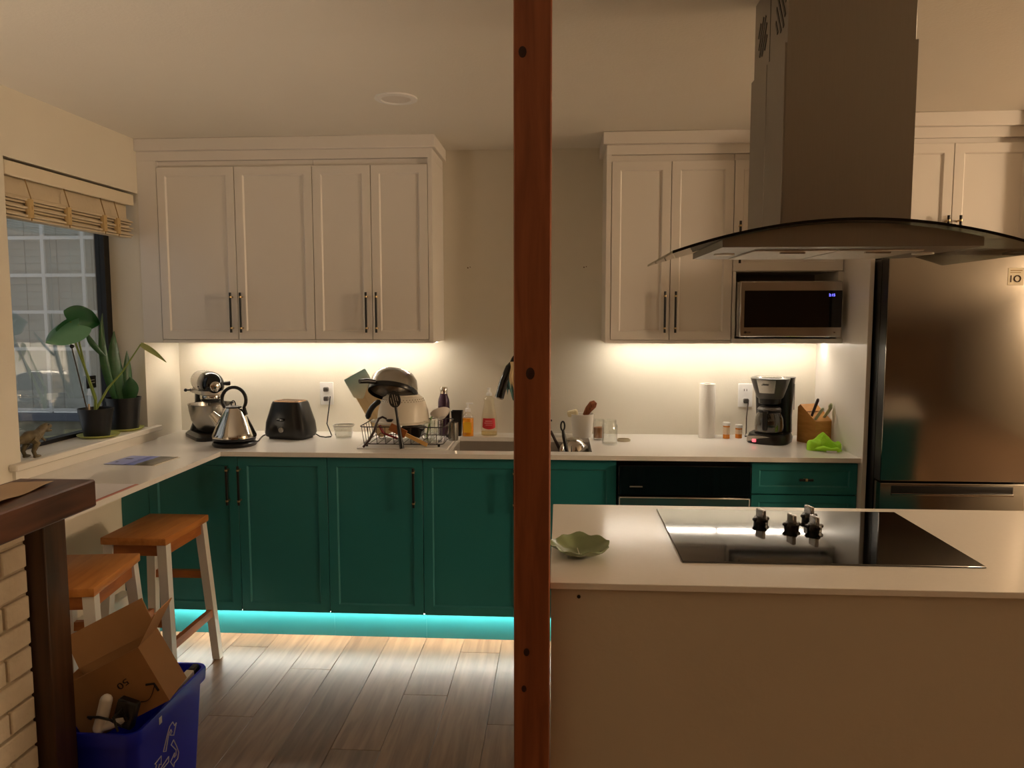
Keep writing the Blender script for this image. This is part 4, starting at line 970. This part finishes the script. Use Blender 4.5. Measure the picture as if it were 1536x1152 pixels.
part('handle', B().tube([(.0, 0, .008), (-.03, 0, .17), (-.075, .005, .26)], [.008, .008, .007], 8), pmat('brown_handle', lin(54, 38, 32), .4), spt)

# ------------------------------------------------------------------ right-hand counter
ck_ = thing('utensil_crock', 'white ceramic crock holding brushes beside the sink', 'crock', (.119, -.100, CT))
part('crock', B().lathe([(.048, 0), (.050, .004), (.060, .118), (.062, .121), (.058, .121), (.047, .008), (.0001, .008)], 36), pmat('white_crock', lin(232, 226, 214), .3), ck_)
dbh = thing('dish_brush', 'brown wooden dish brush leaning in the white crock', 'brush', (.125, -.100, CT+.012))
part('handle', B().tube([(-.02, 0, .0), (.0, 0, .06), (.02, 0, .115)], .007, 8), M['oak_rail'], dbh)
bsm = wood('brown_bristles', lin(92, 48, 26), lin(160, 92, 50), .8, (40, 40, 2), 5)
part('bristle_head', B().tube([(.008, 0, .10), (.026, -.002, .132), (.048, -.004, .158), (.062, -.004, .172)], [.014, .020, .023, .012], 10), bsm, dbh)
dbs = thing('scrub_sponge', 'cream scrubber sponge poking out of the white crock', 'sponge', (.094, -.100, CT+.012), rot=(0, math.radians(-14), 0))
part('handle', B().tube([(.008, 0, 0), (0, 0, .10)], .005, 8), pmat('green_brush_handle', lin(150, 160, 110), .5), dbs)
part('sponge', B().box(-.026, .03, -.018, .018, .098, .130, .010, seg=3), pmat('cream_sponge', lin(226, 212, 172), .9, bump=.5, bscale=120), dbs)
def jar(name, label, loc, r, h, fill=None):
    t = thing(name, label, 'jar', loc)
    part('glass', B().lathe([(r*.94, 0), (r, .005), (r, h*.78), (r*.84, h*.86), (r*.84, h), (r*.80, h), (r*.80, h*.86), (r*.95, h*.77), (r*.95, .008), (.0001, .007)], 30), M['jar_glass'], t)
    part('neck_ring', B().lathe([(r*.85, h*.90), (r*.89, h*.915), (r*.85, h*.93)], 28, cap0=False, cap1=False), M['jar_glass'], t)
    if fill: part('contents', B().lathe([(r*.93, .012), (r*.935, .014), (r*.935, h*fill), (.0001, h*fill)], 28), pmat('brown_spice', lin(150, 100, 58), .8, namt=.2), t)
    return t
jar('glass_jar', 'small glass jar half full of brown contents next to the crock', (.200, -.195, CT), .028, .108, .6)
jar('glass_jar', 'empty clear glass jar in front of the brown-filled jar', (.247, -.332, CT), .038, .122)
jr = part('jar_ring', B().lathe([(.034, 0), (.035, .010), (.030, .0105), (.030, 0)], 30, cap0=False, cap1=False), pmat('tin_ring', lin(190, 176, 150), .35, .8)); jr.location = (.325, -.225, CT)
tag(jr, 'metal canning jar ring lying on the counter', 'ring')
ptw = thing('paper_towel_roll', 'white paper towel roll standing on the counter', 'paper towel', (.765, -.085, CT))
part('roll', B().lathe([(.0405, 0), (.041, .003), (.041, .277), (.040, .280), (.020, .280), (.020, .20)], 40, cap1=False), pmat('paper_towel', lin(236, 230, 220), .9, bump=.2, bscale=200), ptw)
part('core', B().lathe([(.0205, .15), (.0205, .2795), (.018, .2795), (.018, .15)], 28), pmat('card_core', lin(150, 120, 88), .9), ptw)
amb = pmat('amber_plastic', lin(226, 138, 46), .25, namt=.03)
def pill(label, x, y, h):
    t = thing('pill_bottle', label, 'pill bottle', (x, y, CT))
    part('vial', B().lathe([(.0165, 0), (.017, .002), (.017, h-.018), (.015, h-.016)], 22), amb, t)
    part('paper_label', B().lathe([(.0172, .022), (.0174, .024), (.0174, h-.026), (.0172, h-.024)], 22, cap0=False, cap1=False), pmat('pale_label', lin(232, 206, 176), .6), t)
    part('cap', B().lathe([(.019, h-.017), (.0195, h-.015), (.0195, h-.002), (.018, h)], 22), M['wplastic'], t)
pill('taller amber pill bottle beside the paper towel roll', .860, -.115, .084)
pill('shorter amber pill bottle beside the coffee maker cord', .926, -.100, .070)

# coffee maker
cf = thing('coffee_maker', 'black drip coffee maker with glass carafe on the counter', 'coffee maker', (1.066, -.185, CT), math.radians(-28))
part('base', B().rings([rrect(-.098, .098, -.135, .095, .07, 0), rrect(-.10, .10, -.138, .098, .07, .022), rrect(-.092, .092, -.125, .092, .065, .046)]), M['bplastic'], cf)
part('warming_plate', B().lathe([(.068, .046), (.068, .051), (.06, .052)], 32, T((0, -.045, 0))), M['black'], cf)
part('water_tank', B().rings([rrect(-.088, .088, .028, .095, .025, .044), rrect(-.086, .086, .022, .092, .025, .13), rrect(-.096, .096, .012, .096, .03, .315), rrect(-.100, .100, .008, .100, .03, .322)]), M['bplastic'], cf)
part('tank_window', B().box(.045, .060, .0, .0, .0, .0) if False else B().box(.0965, .0985, .045, .058, .16, .29), pmat('tank_window', lin(90, 84, 78), .3), cf)
bk = part('filter_basket', B().lathe([(.058, .222), (.064, .228), (.080, .275), (.092, .312), (.095, .322), (.088, .326)], 36, T((0, -.042, 0))), pmat('dark_grey_plastic', lin(62, 58, 54), .35), cf)
part('badge', B().sheet(lambda u, v: ((.0745+.023*v)*math.sin((u-.5)*1.0), -.042-(.0745+.023*v)*math.cos((u-.5)*1.0), .252+.066*v), 8, 6, .0015), M['steel'], bk)
part('badge_text', B().box(-.020, .014, -.1372, -.1345, .292, .295), M['ink'], bk)
part('lid_cap', B().lathe([(.07, .326), (.066, .330), (.0001, .331)], 32, T((-.0, -.042, 0))), M['steel'], cf)
part('drip_spout', B().lathe([(.03, .188), (.052, .196), (.055, .222)], 24, T((0, -.042, 0))), M['bplastic'], cf)
cr_ = part('carafe', B().lathe([(.052, .0525), (.066, .058), (.070, .085), (.066, .125), (.054, .155), (.050, .166), (.048, .166), (.064, .122), (.067, .085), (.062, .060), (.0001, .056)], 36, T((0, -.045, 0))), thin_glass('carafe_glass', (.74, .72, .66, 1), boost=2.0), cf)
part('carafe_lid', B().lathe([(.055, .163), (.058, .168), (.05, .178), (.02, .184)], 28, T((0, -.045, 0))), pmat('grey_lid', lin(92, 86, 80), .35), cr_)
part('carafe_band', B().lathe([(.0535, .150), (.0565, .153), (.0565, .163), (.054, .165)], 28, T((0, -.045, 0)), False, False), M['bplastic'], cr_)
part('carafe_handle', B().bar((0, -.103, .160), (0, -.135, .158), .020, .012).bar((0, -.132, .163), (0, -.130, .072), .020, .013).bar((0, -.13, .074), (0, -.112, .076), .018, .01), M['bplastic'], cr_)
part('control_panel', B().sheet(lambda u, v: (-.085+.115*u, -.1365+.010*abs(u-.3), .012+.024*v+.006*math.sin(PI*u)-.012*(1-v)*0), 8, 3, .003), M['steel'], cf)
part('brew_light', B().box(-.058, -.038, -.141, -.136, .010, .026, .003), glow('red_light', (1, .02, .10, 1), 1.1), cf)
part('power_cord', B().tube([(-.05, .09, .02), (-.10, .085, .004), (-.145, .06, .004), (-.14, .065, .02), (-.145, .085, .10), (-.145, .11, .17), (-.147, .125, .186)], .0032, 8), pmat('dark_cord', lin(70, 56, 46), .5), cf)

# knife block
kb = thing('knife_block', 'honey wooden knife block beside the coffee maker', 'knife block', (1.268, -.225, CT), math.radians(24))
part('block', B().prism([(-.062, 0), (.066, 0), (.066, .175), (.048, .190), (-.062, .116)], -.050, .050, 'x'), wood('block_wood', lin(186, 128, 62), lin(212, 156, 88), .45, (2, 2, 8), 5), kb)
part('slot_groove', B().bar((-.049, -.002, .1575), (.049, -.002, .1575), .004, .003), pmat('groove', lin(120, 70, 36), .6), kb)
def knife(label, base, tip, w, mat, name='kitchen_knife', bend=0):
    a, b = Vector(base), Vector(tip); d = b-a
    t = thing(name, label, 'knife', base)
    m_ = d*.5 + Vector((bend, 0, 0))
    part('handle', B().tube([(0, 0, 0), m_*.6, m_*1.35, d*.92, d], [w*.8, w, w*1.05, w*1.1, w*.6], 10, flat=.65), mat, t)
    part('bolster', B().tube([-d*.02, d*.10], w*.85, 10, flat=.6), M['steel'], t)
    return t
sgr = pmat('sage_handle', lin(176, 178, 142), .4)
knife('dark riveted knife handle standing in the wooden block', (1.238, -.262, 1.046), (1.262, -.285, 1.142), .010, pmat('dark_handle', lin(58, 36, 30), .4))
knife('short sage green knife handle at the block front', (1.250, -.283, 1.036), (1.275, -.318, 1.100), .010, sgr)
knife('curved sage green knife handle at the far side of the block', (1.302, -.245, 1.040), (1.322, -.292, 1.118), .0115, sgr, bend=.006)

# green microfibre cloth heap
from mathutils import noise as mn
def heap(i, j, nu, nv):
    a = 2*PI*i/nu; t = j/nv; r = math.sin(t*PI/2); zz = math.cos(t*PI/2)
    w = 1+.20*math.sin(2*a+.9)+.13*math.sin(3*a+2.2)+.05*math.sin(7*a)
    x, y = .064*r*w*math.cos(a), .056*r*w*math.sin(a)
    p = Vector((x*26, y*26, .3)); rid = 1-abs(mn.noise(p))*2.2
    z = .054*zz**.42*(.86+.14*rid) + .010*zz*math.sin(x*70+y*40+1) + .020*math.exp(-((x+.012)**2/.0016+(y-.010)**2/.0006))
    return (x+.006*mn.noise(p*1.7), y+.006*mn.noise(p*1.7+Vector((5, 1, 2))), max(.0005, z*(zz > .01)+.0005))
gc = B(); nu, nv = 64, 22
rg = [[heap(i, j, nu, nv) for i in range(nu)] for j in range(1, nv+1)]
zt_ = sum(p[2] for p in rg[0])/nu
gc.rings([[(p[0]*.05, p[1]*.05, zt_) for p in rg[0]]]+rg)
gt = thing('microfibre_cloth', 'crumpled lime green cloth heaped in front of the knife block', 'cloth', (1.246, -.425, CT), math.radians(-15))
part('cloth', gc, pmat('lime_cloth', lin(172, 236, 58), .9, nscale=30, namt=.08, bump=.3, bscale=150), gt)
part('cloth_fold', B().tube([(-.035, -.045, .010), (-.005, -.066, .016), (.03, -.074, .011), (.058, -.070, .014), (.074, -.052, .008)], [.008, .015, .012, .014, .006], 10, flat=.8), pmat('lime_cloth_fold', lin(170, 234, 56), .9, bump=.3, bscale=150), gt)
part('care_tag', B().box(.0, .045, -.091, -.0895, .001, .010, m=R(.1, 'Z')), M['wplastic'], gt)

# small scars and holes on the bare wall
for nm, x_, z_ in (('dark anchor holes in the bare wall between cabinet and post', -.49, 1.80), ('faint anchor holes in the bare wall between post and microwave cabinets', .125, 1.80)):
    wmk = thing('wall_anchor_hole', nm, 'hole', (x_, 0, z_), group='anchor holes in the back wall')
    part('hole', B().lathe([(.004, -.0002), (.0035, .0008)], 10, R(PI/2, 'X')).lathe([(.003, -.0002), (.0025, .0008)], 10, T((.012, 0, .004)) @ R(PI/2, 'X')), pmat('hole_shadow_filler', lin(120, 96, 70), .9), wmk)
